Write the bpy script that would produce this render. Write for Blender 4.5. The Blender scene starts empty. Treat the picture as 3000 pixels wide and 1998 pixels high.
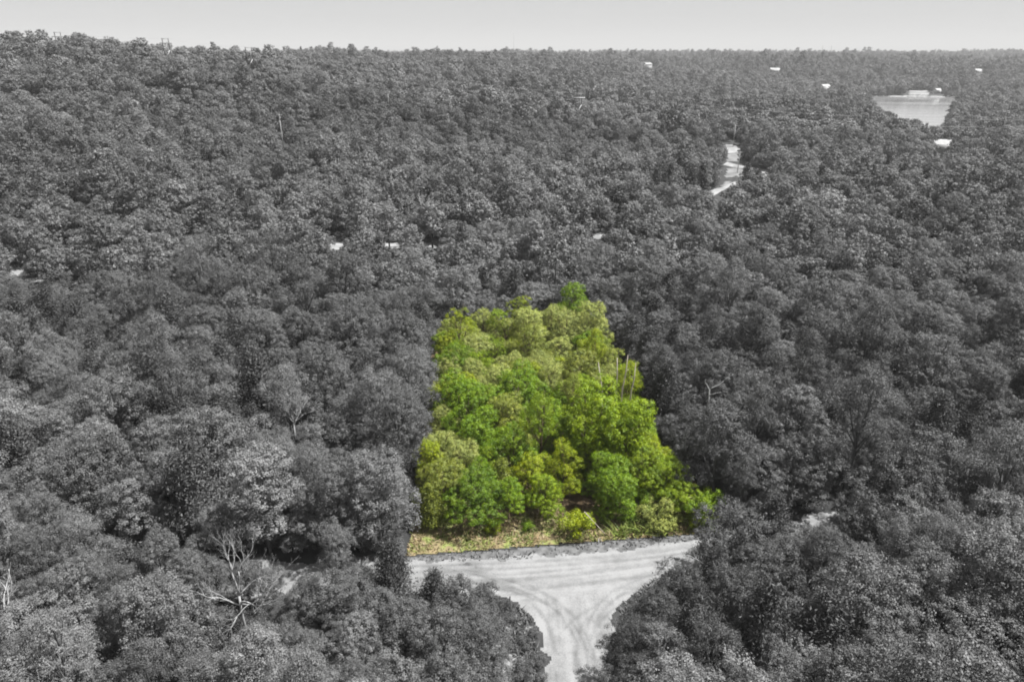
import bpy, math, random
import numpy as np
from mathutils import Vector

# ------------------------------------------------------------------ camera, sky, sun, exposure
scene = bpy.context.scene
COL = scene.collection
CAM_H, PITCH, FPX, CX, CY = 50.0, math.radians(23.0), 2000.0, 1500.0, 999.0
cam_data = bpy.data.cameras.new('camera')
cam_data.sensor_width = 36.0
cam_data.lens = 24.0
cam_data.clip_start = 0.5
cam_data.clip_end = 90000.0
cam = bpy.data.objects.new('camera', cam_data)
cam.location = (0.0, 0.0, CAM_H)
cam.rotation_euler = (math.pi / 2 - PITCH, 0.0, 0.0)
COL.objects.link(cam)
scene.camera = cam

SUN_EL, SUN_AZ = math.radians(62.0), math.radians(82.0)      # azimuth clockwise from +Y (to the right, beyond the trees)
world = bpy.data.worlds.new('World')
scene.world = world
world.use_nodes = True
wn, wl = world.node_tree.nodes, world.node_tree.links
for n in list(wn):
    wn.remove(n)
w_out = wn.new('ShaderNodeOutputWorld')
w_bg = wn.new('ShaderNodeBackground')
w_bw = wn.new('ShaderNodeRGBToBW')
w_sky = wn.new('ShaderNodeTexSky')
w_sky.sky_type = 'NISHITA'
w_sky.sun_disc = False
w_sky.sun_elevation = SUN_EL
w_sky.sun_rotation = SUN_AZ
w_sky.air_density = 1.0
w_sky.dust_density = 4.0
w_sky.ozone_density = 1.0
w_bg.inputs['Strength'].default_value = 0.074
wl.new(w_sky.outputs[0], w_bw.inputs[0])
w_mix = wn.new('ShaderNodeMath')          # milky summer haze: the clear-sky gradient is half washed out
w_mix.operation = 'MULTIPLY_ADD'
w_mix.inputs[1].default_value = 0.03
w_mix.inputs[2].default_value = 3.0
wl.new(w_bw.outputs[0], w_mix.inputs[0])
wl.new(w_mix.outputs[0], w_bg.inputs['Color'])
wl.new(w_bg.outputs[0], w_out.inputs[0])

sun_data = bpy.data.lights.new('sun', 'SUN')
sun_data.energy = 5.0
sun_data.angle = math.radians(0.6)
sun_data.color = (1.0, 0.995, 0.985)
sun = bpy.data.objects.new('sun', sun_data)
sd = Vector((math.sin(SUN_AZ) * math.cos(SUN_EL), math.cos(SUN_AZ) * math.cos(SUN_EL), math.sin(SUN_EL)))
sun.rotation_euler = (-sd).to_track_quat('-Z', 'Y').to_euler()
COL.objects.link(sun)

scene.view_settings.view_transform = 'Standard'
scene.view_settings.look = 'None'
scene.view_settings.exposure = 1.4
scene.view_settings.gamma = 1.0
scene.view_settings.use_curve_mapping = False
scene.render.engine = 'CYCLES'
cy = scene.cycles
cy.max_bounces = 4
cy.diffuse_bounces = 2
cy.glossy_bounces = 2
cy.transmission_bounces = 3
cy.transparent_max_bounces = 4
cy.volume_bounces = 0
cy.use_denoising = True
try:
    cy.denoiser = 'OPENIMAGEDENOISE'
except Exception:
    pass
cy.filter_width = 1.9
cy.caustics_reflective = False
cy.caustics_refractive = False

# ------------------------------------------------------------------ geometry of the view and of the land
CP, SP = math.cos(PITCH), math.sin(PITCH)


def ray(px, py):
    x = (px - CX) / FPX
    u = (CY - py) / FPX
    return np.array([x, CP + SP * u, -SP + CP * u])


def P(px, py, z=0.0):
    d = ray(px, py)
    t = (z - CAM_H) / d[2]
    return np.array([d[0] * t, d[1] * t, z])


def project(X):
    X = np.asarray(X, float)
    dx, dy, dz = X[..., 0], X[..., 1], X[..., 2] - CAM_H
    f = CP * dy - SP * dz
    f = np.where(f < 0.1, 0.1, f)
    u = SP * dy + CP * dz
    return np.stack([CX + FPX * dx / f, CY - FPX * u / f, f], -1)


def smooth(a, b, x):
    t = np.clip((np.asarray(x, float) - a) / (b - a), 0, 1)
    return t * t * (3 - 2 * t)


def inpoly(px, py, poly):
    px, py = np.asarray(px, float), np.asarray(py, float)
    r = np.zeros(px.shape, bool)
    n = len(poly)
    for i in range(n):
        x0, y0 = poly[i]
        x1, y1 = poly[(i + 1) % n]
        c = ((y0 > py) != (y1 > py)) & (px < (x1 - x0) * (py - y0) / ((y1 - y0) if y1 != y0 else 1e-9) + x0)
        r ^= c
    return r


def polydist(x, y, pts, closed=False):
    x, y = np.asarray(x, float), np.asarray(y, float)
    best = np.full(x.shape, 1e9)
    n = len(pts)
    for i in range(n if closed else n - 1):
        ax, ay = pts[i][0], pts[i][1]
        bx, by = pts[(i + 1) % n][0], pts[(i + 1) % n][1]
        vx, vy = bx - ax, by - ay
        L = vx * vx + vy * vy + 1e-12
        t = np.clip(((x - ax) * vx + (y - ay) * vy) / L, 0, 1)
        best = np.minimum(best, np.hypot(x - ax - t * vx, y - ay - t * vy))
    return best


_nr = np.random.RandomState(5)
_NT = _nr.rand(256, 256)


def vnoise(x, y):
    x, y = np.asarray(x, float), np.asarray(y, float)
    xi, yi = np.floor(x).astype(int), np.floor(y).astype(int)
    fx, fy = x - xi, y - yi
    fx, fy = fx * fx * (3 - 2 * fx), fy * fy * (3 - 2 * fy)
    g = lambda i, j: _NT[(i % 256), (j % 256)]
    return (g(xi, yi) * (1 - fx) + g(xi + 1, yi) * fx) * (1 - fy) + (g(xi, yi + 1) * (1 - fx) + g(xi + 1, yi + 1) * fx) * fy


def fbm(x, y, o=4):
    s, a, t = 0, 0.5, 0
    for k in range(o):
        s = s + a * vnoise(np.asarray(x) * 2 ** k + 17 * k, np.asarray(y) * 2 ** k + 31 * k)
        t += a
        a *= 0.5
    return s / t


LAKE_Z = -15.0
LAKE = [tuple(P(a, b, z)[:2]) for a, b, z in (
    (2500, 282.5, -15), (2545, 282.5, -15), (2620, 283.5, -15), (2700, 283.5, -15), (2790, 286, -15), (2812, 292, -15),
    (2790, 318, -12), (2772, 345, -10), (2775, 385, -9), (2830, 410, -8), (2770, 392, -4), (2722, 364, -4), (2690, 356, -4), (2655, 348, -4),
    (2610, 330, -4), (2572, 314, -4), (2556, 296, -5), (2535, 287, -8))]
AZ = np.array([-1.3, -0.85, -0.62, -0.48, -0.36, -0.27, -0.12, 0.0, 0.12, 0.25, 0.45, 0.62, 0.8, 1.3])
RH = np.array([44, 43, 39, 35, 30, 25, 26, 28, 25, 20, 16, 13, 15, 15])
RD = np.array([690, 690, 720, 760, 800, 860, 950, 1000, 1050, 1200, 1500, 1800, 1800, 1800])


def height(x, y):
    x, y = np.asarray(x, float), np.asarray(y, float)
    yy = np.maximum(y, 20.0)
    a = np.clip(x / yy, -1.3, 1.3)
    R = np.interp(a, AZ, RH)
    D = np.interp(a, AZ, RD)
    t = np.clip((yy - 160) / (D - 160), 0, 1)
    w = 1 - smooth(-0.42, -0.05, a)
    h = R * (w * (1 - (1 - t) ** 1.5) + (1 - w) * t ** 2.6)
    h = h - 10 * smooth(0, 1, t) * 0
    back = smooth(1.0, 1.6, yy / D)
    h = h * (1 - back) + back * (17 + 6 * fbm(x / 900.0, y / 900.0, 3))
    # the valley that holds the lake, and the bank beyond it
    dl = polydist(x, y, LAKE, True)
    ins = inpoly(x, y, LAKE)
    wl_ = 1 - smooth(0, 520, dl)
    near = smooth(220, 520, yy)
    h = h * (1 - wl_ * near) + (LAKE_Z + 1.2 + 2.0 * smooth(0, 60, dl)) * wl_ * near
    h = np.where(ins, np.minimum(h, LAKE_Z - 2.0 * smooth(0, 12, dl)), h)
    bump = (fbm(x / 60.0, y / 60.0, 3) - 0.5) * 11.0 + (fbm(x / 170.0 + 9, y / 170.0, 2) - 0.5) * 34.0
    h = h + bump * smooth(130, 380, yy) * (1 - 0.85 * wl_ * near) * (1 - smooth(3500, 6000, yy))
    # wooded spurs that overlap on the way up
    def spur(cxx, cy0, tilt, wd, wx, amp):
        c = (y - cy0 - tilt * (x - cxx)) / wd
        return amp * (np.exp(-c ** 2) - .75 * np.exp(-(c - 1.9) ** 2)) * np.exp(-((x - cxx) / wx) ** 2)
    h = h + spur(-170, 370, .35, 42, 150, 24) + spur(60, 440, -.25, 45, 130, 9) + spur(-420, 470, .2, 50, 200, 10) + spur(200, 560, -.35, 50, 130, 9) + spur(-120, 610, .1, 55, 240, 17)
    # pale hills far away on the right
    h = h + 175 * np.exp(-((a - 0.80) / 0.13) ** 2) * np.exp(-((yy - 24000) / 2500.0) ** 2)
    h = h + 95 * np.exp(-((a - 0.47) / 0.22) ** 2) * np.exp(-((yy - 24000) / 2500.0) ** 2)
    h = h + 75 * np.exp(-((a + 0.16) / 0.10) ** 2) * np.exp(-((yy - 24000) / 2500.0) ** 2)
    return h


def hit(px, py, off=0.0, ymin=60.0):
    d = ray(px, py)
    ts = np.concatenate([np.arange(40, 500, 1.0), np.arange(500, 4000, 3.0)])
    X = d[None, :] * ts[:, None]
    X[:, 2] += CAM_H
    ok = (X[:, 2] <= height(X[:, 0], X[:, 1]) + off) & (X[:, 1] > ymin)
    if not ok.any():
        return X[-1]
    p = X[np.argmax(ok)]
    p[2] = float(height(p[0], p[1]))
    return p


LOT = [tuple(P(*c)[:2]) for c in ((1191, 1630), (1285, 858), (1732, 835), (2138, 1557))]    # ground corners of the green lot

LOTC = [LOT[0], tuple(P(1238, 1244, 6.5)[:2]), tuple(P(1285, 872, 8.5)[:2]), tuple(P(1732, 850, 8.5)[:2]), tuple(P(1832, 1020, 8.0)[:2]), tuple(P(1935, 1200, 7.0)[:2]), tuple(P(2040, 1385, 4.5)[:2]), LOT[3]]     # the same lot, where crowns stand

# ------------------------------------------------------------------ materials


def new_mat(name):
    m = bpy.data.materials.new(name)
    m.use_nodes = True
    nt = m.node_tree
    for n in list(nt.nodes):
        nt.nodes.remove(n)
    out = nt.nodes.new('ShaderNodeOutputMaterial')
    return m, nt, out


def math_node(nt, op, a, b=None, c=None):
    n = nt.nodes.new('ShaderNodeMath')
    n.operation = op
    for i, v in enumerate((a, b, c)):
        if v is None:
            continue
        if isinstance(v, (int, float)):
            n.inputs[i].default_value = v
        else:
            nt.links.new(v, n.inputs[i])
    return n.outputs[0]


def leaf_material(name, source, lo=0.05, hi=0.11, pale=0.17, translucent=0.19, gloss=0.02, rough=0.5):
    m, nt, out = new_mat(name)
    L = nt.links
    oi = nt.nodes.new('ShaderNodeObjectInfo')
    at = nt.nodes.new('ShaderNodeAttribute')
    at.attribute_name = 'tint'
    fac = math_node(nt, 'MULTIPLY_ADD', at.outputs['Fac'], 1.05, 0.48)
    if source == 'color':
        base = oi.outputs['Color']
    else:
        ta = nt.nodes.new('ShaderNodeAttribute')
        ta.attribute_type = 'INSTANCER'
        ta.attribute_name = 'tone'
        v = ta.outputs['Fac']
        cc = nt.nodes.new('ShaderNodeCombineColor')
        for i in range(3):
            L.new(v, cc.inputs[i])
        base = cc.outputs[0]
    hsv = nt.nodes.new('ShaderNodeHueSaturation')
    hue = math_node(nt, 'MULTIPLY_ADD', at.outputs['Fac'], -0.05, 0.525)
    L.new(hue, hsv.inputs['Hue'])
    L.new(fac, hsv.inputs['Value'])
    L.new(base, hsv.inputs['Color'])
    col = hsv.outputs['Color']
    d = nt.nodes.new('ShaderNodeBsdfDiffuse')
    t = nt.nodes.new('ShaderNodeBsdfTranslucent')
    gl = nt.nodes.new('ShaderNodeBsdfGlossy')
    gl.inputs['Roughness'].default_value = rough
    gl.inputs['Color'].default_value = (0.9, 0.9, 0.9, 1)
    L.new(col, d.inputs['Color'])
    L.new(col, t.inputs['Color'])
    m1 = nt.nodes.new('ShaderNodeMixShader')
    m1.inputs[0].default_value = translucent
    L.new(d.outputs[0], m1.inputs[1])
    L.new(t.outputs[0], m1.inputs[2])
    m2 = nt.nodes.new('ShaderNodeMixShader')
    m2.inputs[0].default_value = gloss
    L.new(m1.outputs[0], m2.inputs[1])
    L.new(gl.outputs[0], m2.inputs[2])
    L.new(m2.outputs[0], out.inputs[0])
    return m


def noise_material(name, c0, c1, scale=1.0, detail=6, rough=0.9, bump=0.0, stretch=None, c2=None, scale2=None, lo=0.35, hi=0.65):
    m, nt, out = new_mat(name)
    L = nt.links
    tc = nt.nodes.new('ShaderNodeTexCoord')
    mp = nt.nodes.new('ShaderNodeMapping')
    L.new(tc.outputs['Object'], mp.inputs['Vector'])
    if stretch:
        mp.inputs['Scale'].default_value = stretch
    nz = nt.nodes.new('ShaderNodeTexNoise')
    nz.inputs['Scale'].default_value = scale
    nz.inputs['Detail'].default_value = detail
    L.new(mp.outputs[0], nz.inputs['Vector'])
    rp = nt.nodes.new('ShaderNodeValToRGB')
    rp.color_ramp.elements[0].position = lo
    rp.color_ramp.elements[1].position = hi
    rp.color_ramp.elements[0].color = (*c0, 1)
    rp.color_ramp.elements[1].color = (*c1, 1)
    L.new(nz.outputs['Fac'], rp.inputs[0])
    col = rp.outputs[0]
    if c2:
        n2 = nt.nodes.new('ShaderNodeTexNoise')
        n2.inputs['Scale'].default_value = scale2
        n2.inputs['Detail'].default_value = 4
        L.new(tc.outputs['Object'], n2.inputs['Vector'])
        mr = nt.nodes.new('ShaderNodeMapRange')
        mr.inputs['From Min'].default_value = 0.45
        mr.inputs['From Max'].default_value = 0.6
        L.new(n2.outputs['Fac'], mr.inputs[0])
        mx = nt.nodes.new('ShaderNodeMix')
        mx.data_type = 'RGBA'
        L.new(mr.outputs[0], mx.inputs[0])
        L.new(col, mx.inputs[6])
        mx.inputs[7].default_value = (*c2, 1)
        col = mx.outputs[2]
    b = nt.nodes.new('ShaderNodeBsdfPrincipled')
    b.inputs['Roughness'].default_value = rough
    b.inputs['Specular IOR Level'].default_value = 0.25
    L.new(col, b.inputs['Base Color'])
    if bump:
        bp = nt.nodes.new('ShaderNodeBump')
        bp.inputs['Strength'].default_value = bump
        L.new(nz.outputs['Fac'], bp.inputs['Height'])
        L.new(bp.outputs[0], b.inputs['Normal'])
    L.new(b.outputs[0], out.inputs[0])
    return m


def g3(v):
    return (v, v, v)


M_LEAF = leaf_material('leaf', 'color')
M_FOREST = leaf_material('forest_leaf', 'random', 0.066, 0.15, 0.20, gloss=0.025)
M_FCEDAR = leaf_material('forest_needle', 'random', 0.06, 0.085, 0.085, translucent=0.15, gloss=0.02)
M_BARK = noise_material('grey_bark', g3(0.05), g3(0.13), 3.0, bump=0.3, stretch=(1, 1, 0.2))
M_BROWN = noise_material('brown_bark', (0.06, 0.04, 0.025), (0.15, 0.11, 0.075), 3.0, bump=0.3, stretch=(1, 1, 0.2))
M_DEAD = noise_material('bleached_wood', g3(0.2), g3(0.34), 4.0, bump=0.2, stretch=(1, 1, 0.15))
M_SNAG = noise_material('weathered_snag', (0.26, 0.22, 0.18), (0.46, 0.41, 0.36), 4.0, stretch=(1, 1, 0.15))
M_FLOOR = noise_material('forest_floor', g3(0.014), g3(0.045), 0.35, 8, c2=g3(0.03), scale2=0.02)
M_LITTER = noise_material('lot_litter', (0.045, 0.032, 0.018), (0.13, 0.09, 0.05), 0.9, 8)
M_POLE = noise_material('weathered_pole', g3(0.22), g3(0.36), 5.0, stretch=(1, 1, 0.1))
M_DARKPOLE = noise_material('dark_pole', g3(0.03), g3(0.06), 5.0, stretch=(1, 1, 0.1))
M_BRACE = noise_material('pale_brace', g3(0.55), g3(0.75), 2.0)
M_WIRE = noise_material('wire_metal', g3(0.35), g3(0.45), 1.0, rough=0.5)
M_WHITE = noise_material('white_siding', g3(0.3), g3(0.4), 0.6, stretch=(0.1, 0.1, 6))
M_ROOF = noise_material('grey_roof', g3(0.28), g3(0.38), 1.0)
M_PALEROOF = noise_material('pale_metal_roof', g3(0.2), g3(0.28), 0.5, rough=0.5)
M_GLASS = noise_material('dark_pane', g3(0.02), g3(0.03), 1.0, rough=0.08)
M_GREYSIDING = noise_material('grey_siding', g3(0.2), g3(0.3), 0.6)  # plain grey siding, also used for doors, window frames and the chimney
M_LAWN = noise_material('mown_lawn', g3(0.10), g3(0.17), 0.12, 8, c2=g3(0.2), scale2=0.05)
M_FARGRAVEL = noise_material('far_gravel', g3(0.14), g3(0.25), 0.25, 6)
M_MASTRED = noise_material('mast_steel', g3(0.12), g3(0.2), 0.5)

# ------------------------------------------------------------------ mesh helpers


def mesh_from(name, V, F, mats, matidx=None, tint=None, smooth_shade=False):
    """V (n,3) array; F (m,k) array of equal-sized faces, or list of such arrays."""
    V = np.asarray(V, np.float32)
    Fs = F if isinstance(F, list) else [F]
    me = bpy.data.meshes.new(name)
    me.vertices.add(len(V))
    me.vertices.foreach_set('co', V.ravel())
    loops = np.concatenate([np.asarray(f, np.int32).ravel() for f in Fs])
    sizes = np.concatenate([np.full(len(f), np.asarray(f).shape[1], np.int32) for f in Fs])
    starts = np.concatenate([[0], np.cumsum(sizes)[:-1]]).astype(np.int32)
    me.loops.add(len(loops))
    me.loops.foreach_set('vertex_index', loops)
    me.polygons.add(len(sizes))
    me.polygons.foreach_set('loop_start', starts)
    for m in mats:
        me.materials.append(m)
    if matidx is not None:
        me.polygons.foreach_set('material_index', np.asarray(matidx, np.int32))
    if smooth_shade:
        me.polygons.foreach_set('use_smooth', np.ones(len(sizes), bool))
    if tint is not None:
        a = me.attributes.new('tint', 'FLOAT', 'POINT')
        a.data.foreach_set('value', np.asarray(tint, np.float32))
    me.update(calc_edges=True)
    me.validate()
    return me


class MB:
    """collects boxes and tubes, then builds ONE mesh"""

    def __init__(s):
        s.V, s.Q, s.T = [], [], []
        s.n = 0

    def box(s, c, size, rz=0.0):
        c = np.asarray(c, float)
        h = np.asarray(size, float) / 2
        k = np.array([[-1, -1, -1], [1, -1, -1], [1, 1, -1], [-1, 1, -1], [-1, -1, 1], [1, -1, 1], [1, 1, 1], [-1, 1, 1]]) * h
        if rz:
            cs, sn = math.cos(rz), math.sin(rz)
            k = np.stack([k[:, 0] * cs - k[:, 1] * sn, k[:, 0] * sn + k[:, 1] * cs, k[:, 2]], 1)
        s.V.append(k + c)
        q = np.array([[0, 3, 2, 1], [4, 5, 6, 7], [0, 1, 5, 4], [1, 2, 6, 5], [2, 3, 7, 6], [3, 0, 4, 7]]) + s.n
        s.Q.append(q)
        s.n += 8
        return s

    def tube(s, pts, rad, k=6):
        pts = np.asarray(pts, float)
        rad = np.broadcast_to(np.asarray(rad, float), (len(pts),))
        ang = np.arange(k) * 2 * math.pi / k
        rings = []
        for i, p in enumerate(pts):
            t = pts[min(i + 1, len(pts) - 1)] - pts[max(i - 1, 0)]
            t = t / (np.linalg.norm(t) + 1e-9)
            up = np.array([0, 0, 1.0]) if abs(t[2]) < 0.9 else np.array([1.0, 0, 0])
            u = np.cross(up, t)
            u /= np.linalg.norm(u)
            v = np.cross(t, u)
            rings.append(p + rad[i] * (np.cos(ang)[:, None] * u + np.sin(ang)[:, None] * v))
        s.V.append(np.concatenate(rings))
        q = []
        for i in range(len(pts) - 1):
            for j in range(k):
                a, b = i * k + j, i * k + (j + 1) % k
                q.append((a, b, b + k, a + k))
        q = np.array(q) + s.n
        s.Q.append(q)
        e = s.n + (len(pts) - 1) * k
        s.T.append(np.array([(e, e + j, e + j + 1) for j in range(1, k - 1)]))
        s.T.append(np.array([(s.n, s.n + j + 1, s.n + j) for j in range(1, k - 1)]))
        s.n += len(pts) * k
        return s

    def data(s):
        F = [np.concatenate(s.Q)]
        if s.T:
            F.append(np.concatenate(s.T))
        return np.concatenate(s.V), F

    def mesh(s, name, mat, smooth_shade=False):
        V, F = s.data()
        return mesh_from(name, V, F, [mat], smooth_shade=smooth_shade)


def link(name, data, parent=None, loc=(0, 0, 0), rz=0.0, scale=1.0):
    o = bpy.data.objects.new(name, data)
    o.location = loc
    o.rotation_euler = (0, 0, rz)
    o.scale = scale if hasattr(scale, '__len__') else (scale, scale, scale)
    if parent is not None:
        o.parent = parent
    COL.objects.link(o)
    return o


def tag(o, label, cat, group=None):
    o['label'] = label
    o['category'] = cat
    if group:
        o['group'] = group
    return o


def structure(o):
    o['kind'] = 'structure'
    return o


# ------------------------------------------------------------------ tree prototypes


def unit(v):
    return v / (np.linalg.norm(v, axis=-1, keepdims=True) + 1e-9)


def leaves(Pp, N, L, W, rs, tint):
    n = len(Pp)
    T = unit(np.cross(N, rs.normal(size=(n, 3))))
    S = np.cross(N, T)
    L = np.asarray(L)[:, None] if np.ndim(L) else L
    W = np.asarray(W)[:, None] if np.ndim(W) else W
    base = Pp - T * L * 0.5
    tip = Pp + T * L * 0.5
    le = Pp + S * W * 0.5 - N * W * 0.18
    ri = Pp - S * W * 0.5 - N * W * 0.18
    V = np.stack([base, ri, tip, le], 1).reshape(-1, 3)
    b = np.arange(n) * 4
    F = np.concatenate([np.stack([b, b + 1, b + 2], 1), np.stack([b, b + 2, b + 3], 1)])
    return V, F, np.repeat(tint, 4)


def fib(n, rs):
    i = np.arange(n) + 0.5
    ph = np.arccos(1 - 2 * i / n)
    th = math.pi * (1 + 5 ** 0.5) * i + rs.rand() * 6.28
    d = np.stack([np.cos(th) * np.sin(ph), np.sin(th) * np.sin(ph), np.cos(ph)], 1)
    return unit(d + rs.normal(size=d.shape) * 0.16)


def crown_from_lobes(rs, lobes, clump_area, per, clump_r, leaf, under=-0.5, fill=0.05, droop=0.0, shape=0.6, wild=0.36, speck=0.12, bare=.07):
    PP, NN, TT, LL = [], [], [], []
    C = np.array([l[:3] for l in lobes])
    R = np.array([l[3:6] for l in lobes])
    for k, (c, r) in enumerate(zip(C, R)):
        area = 4 * math.pi * ((r[0] * r[1]) ** 1.6 + (r[0] * r[2]) ** 1.6 + (r[1] * r[2]) ** 1.6) ** (1 / 1.6) / 3 ** (1 / 1.6)
        n = max(6, int(area / clump_area))
        d = fib(n, rs)
        d = d[(d[:, 2] > under) | (rs.rand(len(d)) < 0.15)]
        pos = c + d * r * rs.uniform(0.80, 1.06, (len(d), 1))
        keep = np.ones(len(d), bool)
        for j in range(len(C)):
            if j != k:
                keep &= (((pos - C[j]) / R[j]) ** 2).sum(1) > 0.62
        keep &= rs.rand(len(d)) > bare
        pos, d = pos[keep], d[keep]
        lobe_t = rs.uniform(-0.08, 0.08)
        for p, dd in zip(pos, d):
            m = max(3, int(per * rs.uniform(0.6, 1.3)))
            cr = clump_r * rs.uniform(0.7, 1.35)
            q = unit(rs.normal(size=(m, 3)))
            q = q * (rs.rand(m, 1) ** 0.45) * cr * np.array([1.1, 1.1, 0.75])
            if droop:
                q[:, 2] -= droop * (q[:, 0] ** 2 + q[:, 1] ** 2) / cr
            PP.append(p + q)
            NN.append(unit(0.45 * dd + 0.8 * unit(q) + np.array([0, 0, 0.55]) + wild * rs.normal(size=(m, 3))))
            ct = rs.uniform(-0.2, 0.2) + lobe_t
            TT.append(np.clip(0.5 + ct + rs.normal(size=m) * speck, 0, 1))
            LL.append(leaf * rs.uniform(0.65, 1.3, m))
        m = int(len(pos) * per * fill)
        if m:
            q = unit(rs.normal(size=(m, 3))) * (rs.rand(m, 1) ** 0.4) * r * 0.8
            PP.append(c + q)
            NN.append(unit(np.array([0, 0, 0.5]) + rs.normal(size=(m, 3))))
            TT.append(np.clip(0.42 + rs.normal(size=m) * 0.15, 0, 1))
            LL.append(leaf * rs.uniform(1.0, 1.8, m))
    PP, NN, TT, LL = np.concatenate(PP), np.concatenate(NN), np.concatenate(TT), np.concatenate(LL)
    return leaves(PP, NN, LL, LL * shape, rs, TT)


def oak_lobes(rs, H, R, n=5):
    lobes = [(rs.uniform(-.3, .3), rs.uniform(-.3, .3), H * 0.68, R * 0.5, R * 0.5, H * 0.26)]
    for tier, (z0, z1, d0, d1, r0, r1) in enumerate(((.26, .46, .52, .80, .30, .44), (.50, .72, .42, .74, .27, .42), (.74, .92, .10, .44, .22, .36))):
        m = n if tier < 2 else max(3, n - 2)
        a0 = rs.rand() * 6.28
        for i in range(m):
            a = a0 + i * 6.283 / m + rs.uniform(-.5, .5)
            d = R * rs.uniform(d0, d1)
            r = R * rs.uniform(r0, r1)
            lobes.append((d * math.cos(a), d * math.sin(a), H * rs.uniform(z0, z1), r * rs.uniform(.85, 1.2), r * rs.uniform(.85, 1.2), r * rs.uniform(.55, .9)))
    return lobes


def limbs_for(rs, H, lobes, r0, k=7, limb_k=5):
    mb = MB()
    lean = rs.uniform(-.3, .3, 2)
    zt = H * 0.7
    tr = [np.array([lean[0] * t * t, lean[1] * t * t, -0.4 + (zt + 0.4) * t]) for t in (0, .06, .25, .5, .75, 1)]
    mb.tube(tr, [r0 * 1.5, r0 * 1.1, r0 * .92, r0 * .75, r0 * .5, r0 * .25], k)
    for l in lobes:
        c = np.array(l[:3])
        z0 = min(max(H * 0.22, c[2] * 0.55), zt * .9)
        t = (z0 + .4) / (zt + .4)
        p0 = np.array([lean[0] * t * t, lean[1] * t * t, z0])
        mid = (p0 + c) / 2 + np.array([0, 0, -0.25]) + rs.normal(size=3) * .2
        mb.tube([p0, mid, c, c + (c - mid) * .5], [r0 * .5, r0 * .36, r0 * .2, r0 * .06], limb_k)
        for q in range(3):
            e = c + unit(rs.normal(size=3)) * np.array(l[3:6]) * .75
            mb.tube([mid, (mid + e) / 2 + rs.normal(size=3) * .12, e], [r0 * .2, r0 * .13, r0 * .04], 4)
    return mb.data()


def cedar(rs, H, R, nleaf, leaf):
    """soft, plumed juniper: many upswept sprays on a rounded cone"""
    nb = 150
    bt = rs.rand(nb) ** 1.25
    ba = rs.rand(nb) * 6.283
    br = R * np.clip((1 - bt) ** .62, .05, 1) * rs.uniform(.62, 1.12, nb) * (.8 + .2 * np.minimum(1, bt * 8))
    bz = H * (.05 + .88 * bt)
    pick = rs.randint(0, nb, nleaf)
    u = rs.rand(nleaf) ** .55
    rad = br[pick] * (.25 + .75 * u)
    w = .16 + .26 * u
    Pp = np.stack([rad * np.cos(ba[pick]), rad * np.sin(ba[pick]), bz[pick] + .42 * rad * u], 1) + rs.normal(size=(nleaf, 3)) * w[:, None] * np.array([1, 1, .9])
    out = np.stack([np.cos(ba[pick]), np.sin(ba[pick]), np.full(nleaf, .8)], 1)
    N = unit(unit(out) + .75 * rs.normal(size=(nleaf, 3)))
    ti = np.clip(.45 + (rs.rand(nb) - .5)[pick] * .25 + rs.normal(size=nleaf) * .15, 0, 1)
    L = leaf * rs.uniform(.7, 1.4, nleaf)
    return leaves(Pp, N, L, L * .36, rs, ti)


def vine_lobes(rs, H, R):
    lobes = []
    a0 = rs.rand() * 6.28
    for i in range(6):
        a = a0 + i * 1.047 + rs.uniform(-.3, .3)
        d = R * rs.uniform(.45, .7)
        top = H * rs.uniform(.62, .92)
        z = top
        while z > H * .08:
            r = R * rs.uniform(.27, .40)
            lobes.append((d * math.cos(a) + rs.normal() * .25, d * math.sin(a) + rs.normal() * .25, z, r, r, r * 1.15))
            z -= r * 1.35
    for i in range(4):
        r = R * rs.uniform(.35, .45)
        lobes.append((rs.normal() * R * .2, rs.normal() * R * .2, H * rs.uniform(.7, .95), r, r, r))
    return lobes


class Proto:
    pass


PROTO = {'oak': [], 'cedar': [], 'shrub': [], 'vine': []}
FOREST_PROTOS = []      # (object, lod, kind)
proto_col = bpy.data.collections.new('forest_prototypes')


def add_forest_proto(name, V, F, ti, trunk, mat):
    tv, tf = trunk
    nF = len(F)
    fs = [np.asarray(F)] + [np.asarray(f) + len(V) for f in tf]
    mi = [0] * nF + [1] * sum(len(f) for f in tf)
    me = mesh_from(name, np.concatenate([V, tv]), fs, [mat, M_BARK], mi, np.concatenate([ti, np.zeros(len(tv))]))
    o = bpy.data.objects.new(name, me)
    proto_col.objects.link(o)
    return o


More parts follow.
